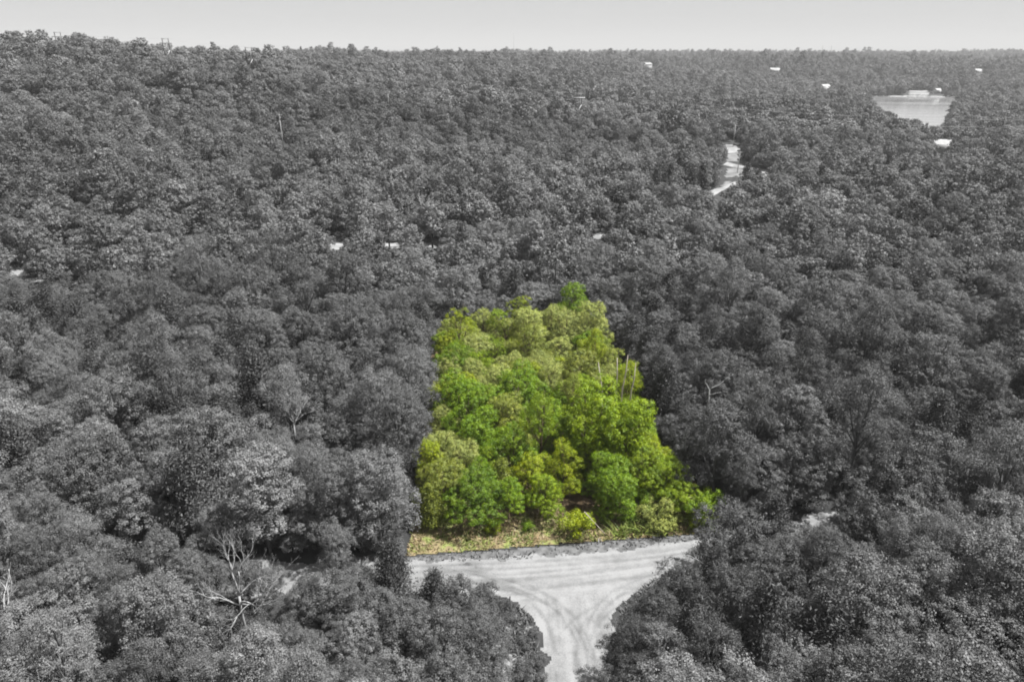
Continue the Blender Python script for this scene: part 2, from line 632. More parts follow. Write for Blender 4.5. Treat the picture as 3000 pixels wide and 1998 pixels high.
def make_protos():
    specs = [(10.0, 4.3, 5), (11.5, 4.0, 4), (9.2, 4.7, 6), (10.6, 3.8, 5), (9.8, 4.4, 6), (12.0, 4.5, 5), (8.2, 3.4, 4), (13.0, 3.3, 4), (8.4, 5.1, 6), (10.8, 4.2, 5)]
    for i, (H, R, n) in enumerate(specs):
        rs = np.random.RandomState(100 + i)
        lobes = oak_lobes(rs, H, R, n=n)
        V, F, ti = crown_from_lobes(rs, lobes, 0.62, 78, 0.42, 0.145, droop=(0.25 if i in (3, 7) else 0.0), shape=(0.42 if i in (3, 7) else 0.62), bare=(.5 if i == 9 else .07))
        p = Proto()
        p.H, p.R = H, R
        p.crown = mesh_from('crown_mesh', V, F, [M_LEAF], tint=ti)
        tr = limbs_for(rs, H, lobes, 0.17)
        p.trunk = mesh_from('trunk_mesh', tr[0], tr[1], [M_BARK], smooth_shade=True)
        p.trunk_brown = mesh_from('trunk_mesh_brown', tr[0], tr[1], [M_BROWN], smooth_shade=True)
        p.near = (V, F, ti, tr)
        tr_s = MB().tube([(0, 0, -.5), (0, 0, H * .6)], [.22, .1], 5).data()
        rs2 = np.random.RandomState(200 + i)
        p.mid = crown_from_lobes(rs2, lobes, 1.0, 34, 0.48, 0.28, shape=.7, wild=.28, speck=.08, bare=(.4 if i == 9 else .07)) + (tr_s,)
        rs3 = np.random.RandomState(300 + i)
        p.far = crown_from_lobes(rs3, lobes, 1.9, 17, 0.66, 0.58, shape=.8, wild=.22, speck=.06) + (tr_s,)
        PROTO['oak'].append(p)
    for i, (H, R) in enumerate([(9.0, 2.7), (7.5, 2.6), (10.0, 2.8)]):
        rs = np.random.RandomState(400 + i)
        V, F, ti = cedar(rs, H, R, 13000, 0.24)
        p = Proto()
        p.H, p.R = H, R
        p.crown = mesh_from('needle_mesh', V, F, [M_LEAF], tint=ti)
        tr = MB().tube([(0, 0, -.4), (.03, 0, H * .4), (0, .02, H * .97)], [.16, .1, .02], 6).data()
        p.trunk = mesh_from('cedar_trunk_mesh', tr[0], tr[1], [M_BARK], smooth_shade=True)
        p.trunk_brown = mesh_from('cedar_trunk_mesh_brown', tr[0], tr[1], [M_BROWN], smooth_shade=True)
        p.near = (V, F, ti, tr)
        p.mid = cedar(np.random.RandomState(410 + i), H, R, 2400, 0.5) + (tr,)
        p.far = cedar(np.random.RandomState(420 + i), H, R, 600, 1.0) + (tr,)
        PROTO['cedar'].append(p)
    for i, (H, R) in enumerate([(3.2, 1.9), (2.4, 1.5), (4.0, 1.8), (2.8, 2.3)]):
        rs = np.random.RandomState(500 + i)
        lobes = [(rs.normal() * .2, rs.normal() * .2, H * .5, R * .42, R * .42, H * .36)]
        for k in range(11):
            a = k * 2.4 + rs.rand()
            r = R * rs.uniform(.16, .36)
            dd = R * rs.uniform(.35, .9)
            lobes.append((dd * math.cos(a), dd * math.sin(a), H * rs.uniform(.15, .95) * (1.15 - .5 * dd / R), r, r * rs.uniform(.8, 1.3), r * rs.uniform(.7, 1.3)))
        V, F, ti = crown_from_lobes(rs, lobes, 0.20, 26, 0.30, 0.14, under=-.7, wild=.5)
        p = Proto()
        p.H, p.R = H, R
        p.crown = mesh_from('shrub_leaf_mesh', V, F, [M_LEAF], tint=ti)
        mb = MB()
        for l in lobes:
            mb.tube([(0, 0, -.2), (l[0] * .5, l[1] * .5, l[2] * .5), l[:3]], [.05, .035, .012], 4)
        tr = mb.data()
        p.trunk = mesh_from('stem_mesh', tr[0], tr[1], [M_BARK])
        p.trunk_brown = mesh_from('stem_mesh_brown', tr[0], tr[1], [M_BROWN])
        p.near = (V, F, ti, tr)
        PROTO['shrub'].append(p)
    for i, (H, R) in enumerate([(11.0, 3.9), (9.5, 3.3)]):
        rs = np.random.RandomState(600 + i)
        lobes = vine_lobes(rs, H, R)
        V, F, ti = crown_from_lobes(rs, lobes, 0.60, 60, 0.40, 0.155, under=-.8, fill=.04)
        p = Proto()
        p.H, p.R = H, R
        p.crown = mesh_from('vine_crown_mesh', V, F, [M_LEAF], tint=ti)
        tr = limbs_for(rs, H, lobes[::4], 0.2)
        p.trunk = mesh_from('vine_trunk_mesh', tr[0], tr[1], [M_BARK], smooth_shade=True)
        p.trunk_brown = mesh_from('vine_trunk_mesh_brown', tr[0], tr[1], [M_BROWN], smooth_shade=True)
        PROTO['vine'].append(p)


make_protos()
for i_, p_ in enumerate(PROTO['shrub']):
    p_.mid = p_.far = p_.near
# forest variants, in the alphabetical order that Collection Info uses
VAR = {}
_k = 0
for lod in ('near', 'mid', 'far'):
    for kind, mat in (('oak', M_FOREST), ('cedar', M_FCEDAR)) + ((('shrub', M_FOREST),) if lod == 'near' else ()):
        for i, p in enumerate(PROTO[kind]):
            d = getattr(p, lod)
            add_forest_proto('v%03d_%s_%s' % (_k, kind, lod), d[0], d[1], d[2], d[3], mat)
            VAR[(lod, kind, i)] = _k
            _k += 1

# ------------------------------------------------------------------ the land
rows = np.concatenate([[-40 + 80], np.geomspace(48, 45000, 230)])
cols = np.linspace(-1.25, 1.25, 150)
YY = (rows - 80)[:, None] * np.ones_like(cols)[None, :]
XX = rows[:, None] * cols[None, :]
ZZ = height(XX, YY)
V = np.stack([XX, YY, ZZ], -1).reshape(-1, 3)
nr, nc = XX.shape
ii = (np.arange(nr - 1)[:, None] * nc + np.arange(nc - 1)[None, :]).ravel()
F = np.stack([ii, ii + 1, ii + nc + 1, ii + nc], 1)
structure(link('ground', mesh_from('ground', V, F, [M_FLOOR], smooth_shade=True)))

# lake
m, nt, out = new_mat('lake_water')
b = nt.nodes.new('ShaderNodeBsdfPrincipled')
b.inputs['Base Color'].default_value = (0.17, 0.17, 0.17, 1)
b.inputs['Roughness'].default_value = 0.12
b.inputs['IOR'].default_value = 1.33
tc = nt.nodes.new('ShaderNodeTexCoord')
mp = nt.nodes.new('ShaderNodeMapping')
mp.inputs['Scale'].default_value = (0.16, 0.5, 1)
nz = nt.nodes.new('ShaderNodeTexNoise')
nz.inputs['Scale'].default_value = 1.0
nz.inputs['Detail'].default_value = 5
bp = nt.nodes.new('ShaderNodeBump')
bp.inputs['Strength'].default_value = 0.08
bp.inputs['Distance'].default_value = 0.3
n2 = nt.nodes.new('ShaderNodeTexNoise')
n2.inputs['Scale'].default_value = 1.0
mp2 = nt.nodes.new('ShaderNodeMapping')
mp2.inputs['Scale'].default_value = (0.006, 0.03, 1)
mr = nt.nodes.new('ShaderNodeMapRange')
mr.inputs['From Min'].default_value = 0.35
mr.inputs['From Max'].default_value = 0.65
mr.inputs['To Min'].default_value = 0.03
mr.inputs['To Max'].default_value = 0.16
nt.links.new(tc.outputs['Object'], mp.inputs[0])
nt.links.new(mp.outputs[0], nz.inputs['Vector'])
nt.links.new(tc.outputs['Object'], mp2.inputs[0])
nt.links.new(mp2.outputs[0], n2.inputs['Vector'])
nt.links.new(n2.outputs['Fac'], mr.inputs[0])
nt.links.new(mr.outputs[0], b.inputs['Roughness'])
nt.links.new(nz.outputs['Fac'], bp.inputs['Height'])
nt.links.new(bp.outputs[0], b.inputs['Normal'])
nt.links.new(b.outputs[0], out.inputs[0])
cx, cyy = np.mean([p[0] for p in LAKE]), np.mean([p[1] for p in LAKE])
Vl = [(cx + (x - cx) * 1.03, cyy + (y - cyy) * 1.0, LAKE_Z) for x, y in LAKE]
me = bpy.data.meshes.new('lake')
me.from_pydata(Vl, [], [tuple(range(len(Vl)))])
me.materials.append(m)
structure(link('lake', me))


def chaikin(pts, n=2):
    pts = np.asarray(pts, float)
    for _ in range(n):
        q = 0.75 * pts[:-1] + 0.25 * pts[1:]
        r = 0.25 * pts[:-1] + 0.75 * pts[1:]
        pts = np.concatenate([pts[:1], np.stack([q, r], 1).reshape(-1, pts.shape[1]), pts[-1:]])
    return pts


def resample(pts, step):
    pts = np.asarray(pts, float)
    d = np.concatenate([[0], np.cumsum(np.linalg.norm(np.diff(pts, axis=0), axis=1))])
    s = np.arange(0, d[-1], step)
    return np.stack([np.interp(s, d, pts[:, i]) for i in range(pts.shape[1])], 1)


def strip(name, pts, width, mat, off=0.25, step=2.0, parent=None):
    c = resample(chaikin(np.asarray(pts)[:, :2], 3), step)
    t = unit(np.gradient(c, axis=0))
    nrm = np.stack([-t[:, 1], t[:, 0]], 1)
    ks = np.linspace(-.5, .5, 7)
    rs = np.random.RandomState(len(c))
    wv = width * (1 + .18 * (fbm(np.arange(len(c)) * .21, np.zeros(len(c)), 3) - .5))
    G = c[:, None, :] + nrm[:, None, :] * (ks[None, :, None] * wv[:, None, None])
    Z = height(G[..., 0], G[..., 1]) + off
    V = np.concatenate([G, Z[..., None]], -1).reshape(-1, 3)
    n, kk = len(c), 7
    ii = (np.arange(n - 1)[:, None] * kk + np.arange(kk - 1)[None, :]).ravel()
    F = np.stack([ii, ii + 1, ii + kk + 1, ii + kk], 1)[:, ::-1]
    return link(name, mesh_from(name, V, F, [mat], smooth_shade=True), parent)


def patch(name, pix, mat, off=0.2, step=1.5, wobble=1.5):
    w = np.array([hit(a, b)[:2] for a, b in pix])
    x0, y0 = w.min(0) - step
    x1, y1 = w.max(0) + step
    xs, ys = np.arange(x0, x1, step), np.arange(y0, y1, step)
    X, Y = np.meshgrid(xs, ys)
    nx = (fbm(X / 5 + 3, Y / 5, 3) - .5) * 2 * wobble
    ny = (fbm(X / 5 + 43, Y / 5 + 8, 3) - .5) * 2 * wobble
    ins = inpoly(X + nx, Y + ny, [tuple(p) for p in w])
    Z = height(X, Y) + off
    V = np.stack([X, Y, Z], -1).reshape(-1, 3)
    n0, n1 = X.shape
    ii = (np.arange(n0 - 1)[:, None] * n1 + np.arange(n1 - 1)[None, :])
    keep = ins[:-1, :-1] & ins[1:, 1:]
    ii = ii[keep]
    F = np.stack([ii, ii + 1, ii + n1 + 1, ii + n1], 1)
    used = np.unique(F)
    remap = np.zeros(len(V), int)
    remap[used] = np.arange(len(used))
    return structure(link(name, mesh_from(name, V[used], remap[F], [mat], smooth_shade=True)))


# --- gravel junction in front of the lot: one sheet whose colour follows the wheel tracks
MAIN = np.array([P(a, b)[:2] for a, b in ((300, 1665), (700, 1690), (1050, 1697), (1300, 1694), (1600, 1684), (1900, 1652), (2150, 1612), (2330, 1572), (2480, 1528), (2640, 1470), (2820, 1400))])
MAIN_C = resample(chaikin(MAIN, 3), 1.0)
STUB = np.array([P(1685, 1690)[:2], P(1690, 1780)[:2], P(1692, 1880)[:2], P(1688, 2000)[:2], (5.4, 36.0), (5.4, 24.0), (5.8, 8.0)])
STUB_C = resample(chaikin(STUB, 3), 1.0)
step = 0.16
gx, gy = np.arange(-32, 58, step), np.arange(14, 92, step)
GX, GY = np.meshgrid(gx, gy)
sel0 = (polydist(GX, GY, MAIN_C[::3]) < 4) | (polydist(GX, GY, STUB_C[::3]) < 9)
dm = np.full(GX.shape, 99.0)
dm[sel0] = polydist(GX[sel0], GY[sel0], MAIN_C[::2])
dst = np.full(GX.shape, 99.0)
dst[sel0] = polydist(GX[sel0], GY[sel0], STUB_C[::2])
ymain = np.interp(GX, MAIN_C[:, 0], MAIN_C[:, 1])
depth = np.clip(ymain - GY, 0, 40)                       # metres in front of the main road's centre
half = 3.15 + 5.0 * np.exp(-np.clip(depth - 2.6, 0, 40) / 2.4)
wob = (fbm(GX / 1.1, GY / 1.1, 4) - .5) * 1.7 + (fbm(GX / 4.5 + 8, GY / 4.5, 2) - .5) * 1.8
inroad = (dm + wob < 2.75) | ((dst + wob < half) & (depth < 60) & (GY < ymain))


def bez(p0, p1, p2, n=26):
    t = np.linspace(0, 1, n)[:, None]
    return (1 - t) ** 2 * np.array(p0) + 2 * t * (1 - t) * np.array(p1) + t ** 2 * np.array(p2)


wear = np.zeros(GX.shape)
sel = inroad
xs_, ys_ = GX[sel], GY[sel]
acc = np.zeros(xs_.shape)
ym_ = ymain[sel]
for off, wd, st in ((-1.7, .30, .55), (-.55, .32, .7), (.15, .2, .4), (.75, .35, .65), (1.7, .25, .5)):
    st_l = st * (0.35 + 1.1 * vnoise(xs_ / 6.0 + off * 7, ys_ * 0 + off))
    acc += st_l * np.exp(-((ys_ - ym_ - off - .25 * np.sin(xs_ / 7 + off)) / wd) ** 2)
cxs = 5.5
rt = np.random.RandomState(9)
for k in range(22):
    sx, left = rt.uniform(-2.1, 2.1), rt.rand() < .5
    ex, rr, st, wd = (rt.uniform(-16, -9) if left else rt.uniform(14, 24)), rt.uniform(-1.2, 1.9), rt.uniform(.35, .95), rt.uniform(.10, .26)
    c = np.concatenate([[(cxs + sx, 14.0)], bez((cxs + sx, 44 + rt.uniform(-2, 2)), (cxs + sx + rt.uniform(-.5, .5), 54.3 + rr), (cxs + ex, 55.3 + rr + (0 if left else 1.2)))])
    acc += st * np.exp(-((polydist(xs_, ys_, c) + .16 * (fbm(xs_ / .7 + sx, ys_ / .7, 3) - .5)) / wd) ** 2) * np.clip(2.1 * fbm(xs_ / 2.4 + sx * 9, ys_ / 2.4, 3) - .55, 0, 1)
acc = acc * (0.6 + .8 * fbm(xs_ / 1.1, ys_ / 1.1, 3)) + 0.55 * np.clip(fbm(xs_ / 4.5, ys_ / 2.2, 4) - .5, 0, 1) * 3
edge = np.minimum(np.abs(dm[sel]), 9)
wear[sel] = np.clip(acc * .40 + np.where(depth[sel] < 3.4, .55 * (fbm(xs_ / 9, (ys_ - ym_) / .38, 4) - .42), .5 * (fbm((xs_ - 5.5) / .4, ys_ / 7, 4) - .42)) + .34 * (fbm(xs_ / .55 + 3, ys_ / .55, 4) - .35) + .30 * (fbm(xs_ / 3.2, ys_ / 1.3 + 9, 4) - .4), 0, 1)
ruts = -0.03 * wear
n0, n1 = GX.shape
ii = np.arange(n0 - 1)[:, None] * n1 + np.arange(n1 - 1)[None, :]
keep = inroad[:-1, :-1] & inroad[1:, 1:] & inroad[1:, :-1] & inroad[:-1, 1:]
ii = ii[keep]
F = np.stack([ii, ii + 1, ii + n1 + 1, ii + n1], 1)
used = np.unique(F)
remap = np.zeros(GX.size, int)
remap[used] = np.arange(len(used))
V = np.stack([GX.ravel()[used], GY.ravel()[used], (0.05 + ruts).ravel()[used]], 1)
m, nt, out = new_mat('pale_gravel')
at = nt.nodes.new('ShaderNodeAttribute')
at.attribute_name = 'tint'
tc = nt.nodes.new('ShaderNodeTexCoord')
nz = nt.nodes.new('ShaderNodeTexNoise')
nz.inputs['Scale'].default_value = 9.0
nz.inputs['Detail'].default_value = 8
nt.links.new(tc.outputs['Object'], nz.inputs['Vector'])
nz2 = nt.nodes.new('ShaderNodeTexNoise')
nz2.inputs['Scale'].default_value = 0.5
nz2.inputs['Detail'].default_value = 6
nt.links.new(tc.outputs['Object'], nz2.inputs['Vector'])
v = math_node(nt, 'MULTIPLY_ADD', nz.outputs['Fac'], 0.9, -0.45)
v = math_node(nt, 'ADD', v, math_node(nt, 'MULTIPLY_ADD', nz2.outputs['Fac'], 0.5, -0.25))
v = math_node(nt, 'ADD', v, at.outputs['Fac'])
rp = nt.nodes.new('ShaderNodeValToRGB')
rp.color_ramp.elements[0].position = 0.0
rp.color_ramp.elements[0].color = (0.195, 0.195, 0.195, 1)
rp.color_ramp.elements[1].position = 1.0
rp.color_ramp.elements[1].color = (0.065, 0.065, 0.065, 1)
e = rp.color_ramp.elements.new(0.4)
e.color = (0.132, 0.132, 0.132, 1)
nt.links.new(v, rp.inputs[0])
b = nt.nodes.new('ShaderNodeBsdfPrincipled')
b.inputs['Roughness'].default_value = 0.95
b.inputs['Specular IOR Level'].default_value = 0.2
bp = nt.nodes.new('ShaderNodeBump')
bp.inputs['Strength'].default_value = 0.25
bp.inputs['Distance'].default_value = 0.05
nt.links.new(nz.outputs['Fac'], bp.inputs['Height'])
nt.links.new(bp.outputs[0], b.inputs['Normal'])
nt.links.new(rp.outputs[0], b.inputs['Base Color'])
nt.links.new(b.outputs[0], out.inputs[0])
structure(link('gravel_road', mesh_from('gravel_road', V, remap[F], [m], tint=wear.ravel()[used], smooth_shade=True)))

# --- verge and lot floor
def flat_sheet(name, inside, x0, x1, y0, y1, st, z, mat, amp=0.0):
    xs, ys = np.arange(x0, x1, st), np.arange(y0, y1, st)
    X, Y = np.meshgrid(xs, ys)
    ins = inside(X, Y)
    a, b_ = X.shape
    ii = np.arange(a - 1)[:, None] * b_ + np.arange(b_ - 1)[None, :]
    ii = ii[ins[:-1, :-1] & ins[1:, 1:]]
    F = np.stack([ii, ii + 1, ii + b_ + 1, ii + b_], 1)
    used = np.unique(F)
    rm = np.zeros(X.size, int)
    rm[used] = np.arange(len(used))
    Z = z + amp * (fbm(X / .8, Y / .8, 3) - .5)
    V = np.stack([X.ravel()[used], Y.ravel()[used], Z.ravel()[used]], 1)
    return structure(link(name, mesh_from(name, V, rm[F], [mat], smooth_shade=True)))


M_VERGE = noise_material('dry_verge_soil', (0.13, 0.105, 0.055), (0.20, 0.155, 0.085), 1.1, 8, c2=(0.15, 0.17, 0.05), scale2=0.9)
M_GVERGE = noise_material('grey_verge_soil', g3(0.055), g3(0.12), 1.4, 8)
lot_front = lambda X: np.interp(X, [LOT[0][0], LOT[3][0]], [LOT[0][1], LOT[3][1]])
inlot = lambda X, Y: inpoly(X, Y, LOT)
flat_sheet('lot_floor', lambda X, Y: inlot(X, Y) & (Y > lot_front(X) + 4.0), -20, 35, 55, 155, 0.8, 0.03, M_LITTER, .04)
flat_sheet('dry_grass_verge', lambda X, Y: inlot(X, Y) & (Y < lot_front(X) + 6.2 + 1.6 * (fbm(X / 2.5, Y * 0, 3) - .5) * 2), -20, 36, 55, 80, 0.3, 0.045, M_VERGE, .06)
flat_sheet('grey_verge', lambda X, Y: (Y < lot_front(X)) & (Y > np.interp(X, MAIN_C[:, 0], MAIN_C[:, 1]) + 1.0) & (X > LOT[0][0] - 8) & (X < LOT[3][0] + 6), -24, 40, 50, 80, 0.3, 0.03, M_GVERGE, .03)
flat_sheet('gravel_shoulder', lambda X, Y: (fbm(X / 1.6, Y / 1.6, 4) > .47) & (X > -3.8 + .2 * (46 - Y)) & (X < 2.2), -6, 3, 30, 49, 0.2, 0.035, M_FARGRAVEL, .05)

# --- roads and clearings deeper in the woods
FOREST_ROAD = np.array([hit(a, b) for a, b in ((-250, 850), (40, 805), (180, 800), (420, 762), (700, 742), (980, 722), (1260, 724), (1500, 716), (1760, 694), (2000, 672), (2400, 650))])
structure(strip('forest_road', FOREST_ROAD, 6.0, M_FARGRAVEL, .12))
SWITCHBACK = np.array([hit(a, b) for a, b in ((1990, 610), (2060, 585), (2105, 560), (2142, 541), (2185, 531), (2235, 527), (2256, 518), (2240, 504), (2205, 497), (2170, 492), (2120, 480))])
structure(strip('switchback_road', SWITCHBACK, 4.6, M_FARGRAVEL, .3))
structure(strip('cross_road', [hit(a, b) for a, b in ((2060, 452), (2110, 447), (2160, 443), (2220, 446))], 7.0, M_FARGRAVEL, .35))
patch('mown_corridor', ((2085, 575), (2130, 480), (2120, 425), (2165, 425), (2175, 500), (2290, 525), (2255, 535), (2150, 520), (2120, 560)), M_LAWN, .15)
patch('roadside_clearing', ((0, 812), (20, 765), (60, 768), (75, 800), (160, 800), (150, 832), (60, 835)), M_FARGRAVEL, .10, 1.0, 2.5)
patch('lake_lawn', ((2660, 280), (2662, 262), (2718, 262), (2725, 281)), M_LAWN, .4, 3.0, 3)
patch('gravel_lot', ((2735, 430), (2750, 424), (2790, 448), (2760, 452)), M_FARGRAVEL, .5, 2.0, 2)
# rocky white bank on the ridge, and pale shore strip at the far side of the lake
structure(strip('far_shore', [P(a, b, -14.6) for a, b in ((2520, 281.5), (2620, 282.3), (2700, 282.3), (2790, 284.8))], 9.0, M_FARGRAVEL, .6, 4.0))

# ------------------------------------------------------------------ where trees may stand
CLEAR = [   # (outline in the photograph, only trees nearer than this)
    ([(1235, 1655), (1560, 1632), (1990, 1600), (2010, 1612), (1955, 1680), (1890, 1712), (1862, 1742), (1842, 1778), (1800, 1800), (1775, 1860), (1800, 1940), (1770, 2100), (1500, 2100), (1490, 1950), (1505, 1860), (1545, 1880), (1560, 1850), (1500, 1770), (1450, 1722), (1420, 1706), (1330, 1690), (1240, 1680)], 62),
    ([(1200, 1625), (2000, 1570), (2000, 1600), (1560, 1640), (1210, 1660)], 57),
    ([(2458, 1518), (2480, 1516), (2498, 1552), (2476, 1560)], 74),
    ([(2562, 284), (2778, 287), (2766, 298), (2750, 318), (2742, 338), (2746, 354), (2764, 374), (2738, 368), (2718, 362), (2690, 352), (2662, 348), (2640, 340), (2612, 326), (2590, 318), (2574, 308), (2566, 296)], 1120),
    ([(2662, 258), (2720, 258), (2722, 283), (2664, 283)], 1195),
    ([(2740, 262), (2756, 262), (2756, 276), (2738, 276)], 1260),
    ([(2104, 560), (2122, 480), (2138, 452), (2134, 424), (2162, 424), (2168, 490), (2160, 510), (2140, 540), (2108, 564)], 420), ([(2198, 494), (2240, 500), (2252, 516), (2244, 518), (2230, 508), (2205, 502)], 420),
    ([(2118, 408), (2140, 408), (2140, 416), (2118, 416)], 520),
    ([(976, 715), (1006, 715), (1006, 726), (976, 726)], 200), ([(1152, 712), (1170, 712), (1170, 726), (1152, 726)], 200),
    ([(1252, 723), (1278, 723), (1278, 730), (1252, 730)], 200), ([(1746, 687), (1760, 687), (1760, 697), (1746, 697)], 200),
    ([(25, 768), (60, 768), (58, 798), (35, 798)], 190), ([(75, 812), (142, 808), (142, 834), (78, 836)], 190), ([(165, 712), (198, 712), (198, 722), (165, 722)], 220),
    ([(205, 806), (225, 804), (225, 818), (208, 818)], 190),
    ([(600, 1575), (720, 1555), (900, 1640), (900, 1820), (640, 1800), (600, 1700)], 54.5),
    ([(800, 1130), (915, 1130), (880, 1232), (840, 1232)], 74),
    ([(1745, 1075), (1880, 1068), (1870, 1135), (1750, 1140)], 83),
    ([(2060, 1085), (2125, 1100), (2090, 1155), (2065, 1150)], 82),
    ([(1215, 640), (1275, 640), (1268, 688), (1222, 688)], 168),
    ([(1878, 182), (1898, 178), (1922, 208), (1884, 208)], 2000), ([(2852, 158), (2910, 158), (2910, 168), (2852, 168)], 2900),
    ([(2256, 205), (2282, 205), (2282, 213), (2256, 213)], 1500), ([(2405, 254), (2422, 254), (2422, 272), (2405, 272)], 1200),
    ([(2742, 430), (2776, 437), (2770, 450), (2745, 442)], 640), ([(2855, 208), (2882, 208), (2880, 215), (2857, 215)], 1600),
    ([(2156, 436), (2164, 436), (2164, 506), (2156, 506)], 310), ([(2143, 384), (2151, 384), (2151, 428), (2143, 428)], 420),
    ([(826, 393), (836, 393), (838, 438), (828, 438)], 340), ([(1683, 262), (1711, 262), (1708, 326), (1686, 326)], 520),
    ([(468, 108), (500, 108), (496, 156), (478, 156)], 540), ([(710, 136), (745, 136), (740, 188), (722, 188)], 540), ([(150, 96), (185, 96), (182, 126), (168, 126)], 560),
    ([(1660, 1065), (1662, 1066), (1661, 1067)], 1),
]


def blocked(x, y, z, H, R, conif=False):
    n = len(x)
    bad = np.zeros(n, bool)
    ring = []
    for hz, rr in ((0.99, .25), (.88, .7), (.7, .98), (.52, .98), (.36, .9), (.15, .6)) if not conif else ((.98, .05), (.7, .5), (.45, .8), (.2, 1.0), (.05, .8)):
        for s in (-1, 0, 1):
            ring.append((s * rr, hz))
    pr = []
    for s, hz in ring:
        pr.append(project(np.stack([x + s * R, y, z + H * hz], -1)))
    for poly, lim in CLEAR:
        xs = [q[0] for q in poly]
        ys = [q[1] for q in poly]
        c = pr[9]
        cand = (y < lim) & (c[:, 0] > min(xs) - 700) & (c[:, 0] < max(xs) + 700)
        if not cand.any():
            continue
        for q in pr:
            bad[cand] |= inpoly(q[cand, 0], q[cand, 1], poly)
        # a narrow outline can slip between the sample points
        mx, my = np.mean(xs), np.mean(ys)
        lo, hi = pr[6][:, 0], pr[8][:, 0]
        top, bot = pr[1][:, 1], pr[16 if len(pr) > 16 else -2][:, 1]
        bad |= cand & (mx > lo) & (mx < hi) & (my > top) & (my < bot)
    return bad


def frame_ok(x, y, z, H, m=40):
    c = project(np.stack([x, y, z + H * .7], -1))
    t = project(np.stack([x, y, z + H], -1))
    return (c[:, 0] > -m) & (c[:, 0] < 3000 + m) & (t[:, 1] < 1998 + m)


def seen_in_view(x, y, z, H, R):
    """centre of the crown inside the picture"""
    c = project(np.stack([x, y, z + H * .72], -1))
    return (c[:, 0] > 8) & (c[:, 0] < 2992) & (c[:, 1] < 1990)


def leaf_tone(x, y, ced, rs):
    """how pale a tree's own leaves are: stands of one kind, with odd pale ones among them"""
    x, y = np.asarray(x, float), np.asarray(y, float)
    stand = .44 + .72 * fbm(x / 42.0 + 7, y / 42.0, 3) + .56 * fbm(x / 150.0 + 2, y / 110.0, 2)
    g = .100 * stand * rs.uniform(.74, 1.28, x.shape)
    g = np.where(rs.rand(*x.shape) < .045, g * 1.55, g)
    g = np.where(ced, rs.uniform(.058, .086, x.shape), g)
    return np.clip(g, .045, .165)


rng = np.random.RandomState(11)
MAIN_D = MAIN_C[::3]
STUB_D = STUB_C[::2]
# --- nearer woods: dart throwing so that crowns just meet
NEAR_Y = 178.0
cand_n = 42000
cyv = 26 + (NEAR_Y - 26) * rng.rand(cand_n) ** 0.62
cxv = (rng.rand(cand_n) * 2 - 1) * (0.92 * cyv + 14)
lat = polydist(cxv, cyv, LOTC, True)
il = inpoly(cxv, cyv, LOTC)
dmain, dstub = polydist(cxv, cyv, MAIN_D), polydist(cxv, cyv, STUB_D)
cedar_n = fbm(cxv / 26 + 5, cyv / 26, 3)
placed = []
cells = {}
SP_ = 4.55


def free(x, y, r):
    i, j = int(x // 8), int(y // 8)
    for a in (i - 1, i, i + 1):
        for b_ in (j - 1, j, j + 1):
            for (qx, qy, qr) in cells.get((a, b_), ()):
                if (x - qx) ** 2 + (y - qy) ** 2 < (r + qr) ** 2:
                    return False
    return True


def occupy(x, y, r):
    cells.setdefault((int(x // 8), int(y // 8)), []).append((x, y, r))


class T:
    pass


TREES = []


def add_tree(kind, var, x, y, s, lot, col=None, name=None, sz=None):
    t = T()
    t.kind, t.var, t.x, t.y, t.s, t.lot, t.col = kind, var, float(x), float(y), s, lot, col
    t.z = float(height(x, y))
    t.rz = rng.rand() * 6.283
    p = PROTO[kind][var]
    t.H, t.R = p.H * s, p.R * s
    t.sz = sz or s * rng.uniform(.9, 1.12)
    t.label = name
    TREES.append(t)
    occupy(x, y, t.R * .45)
    return t


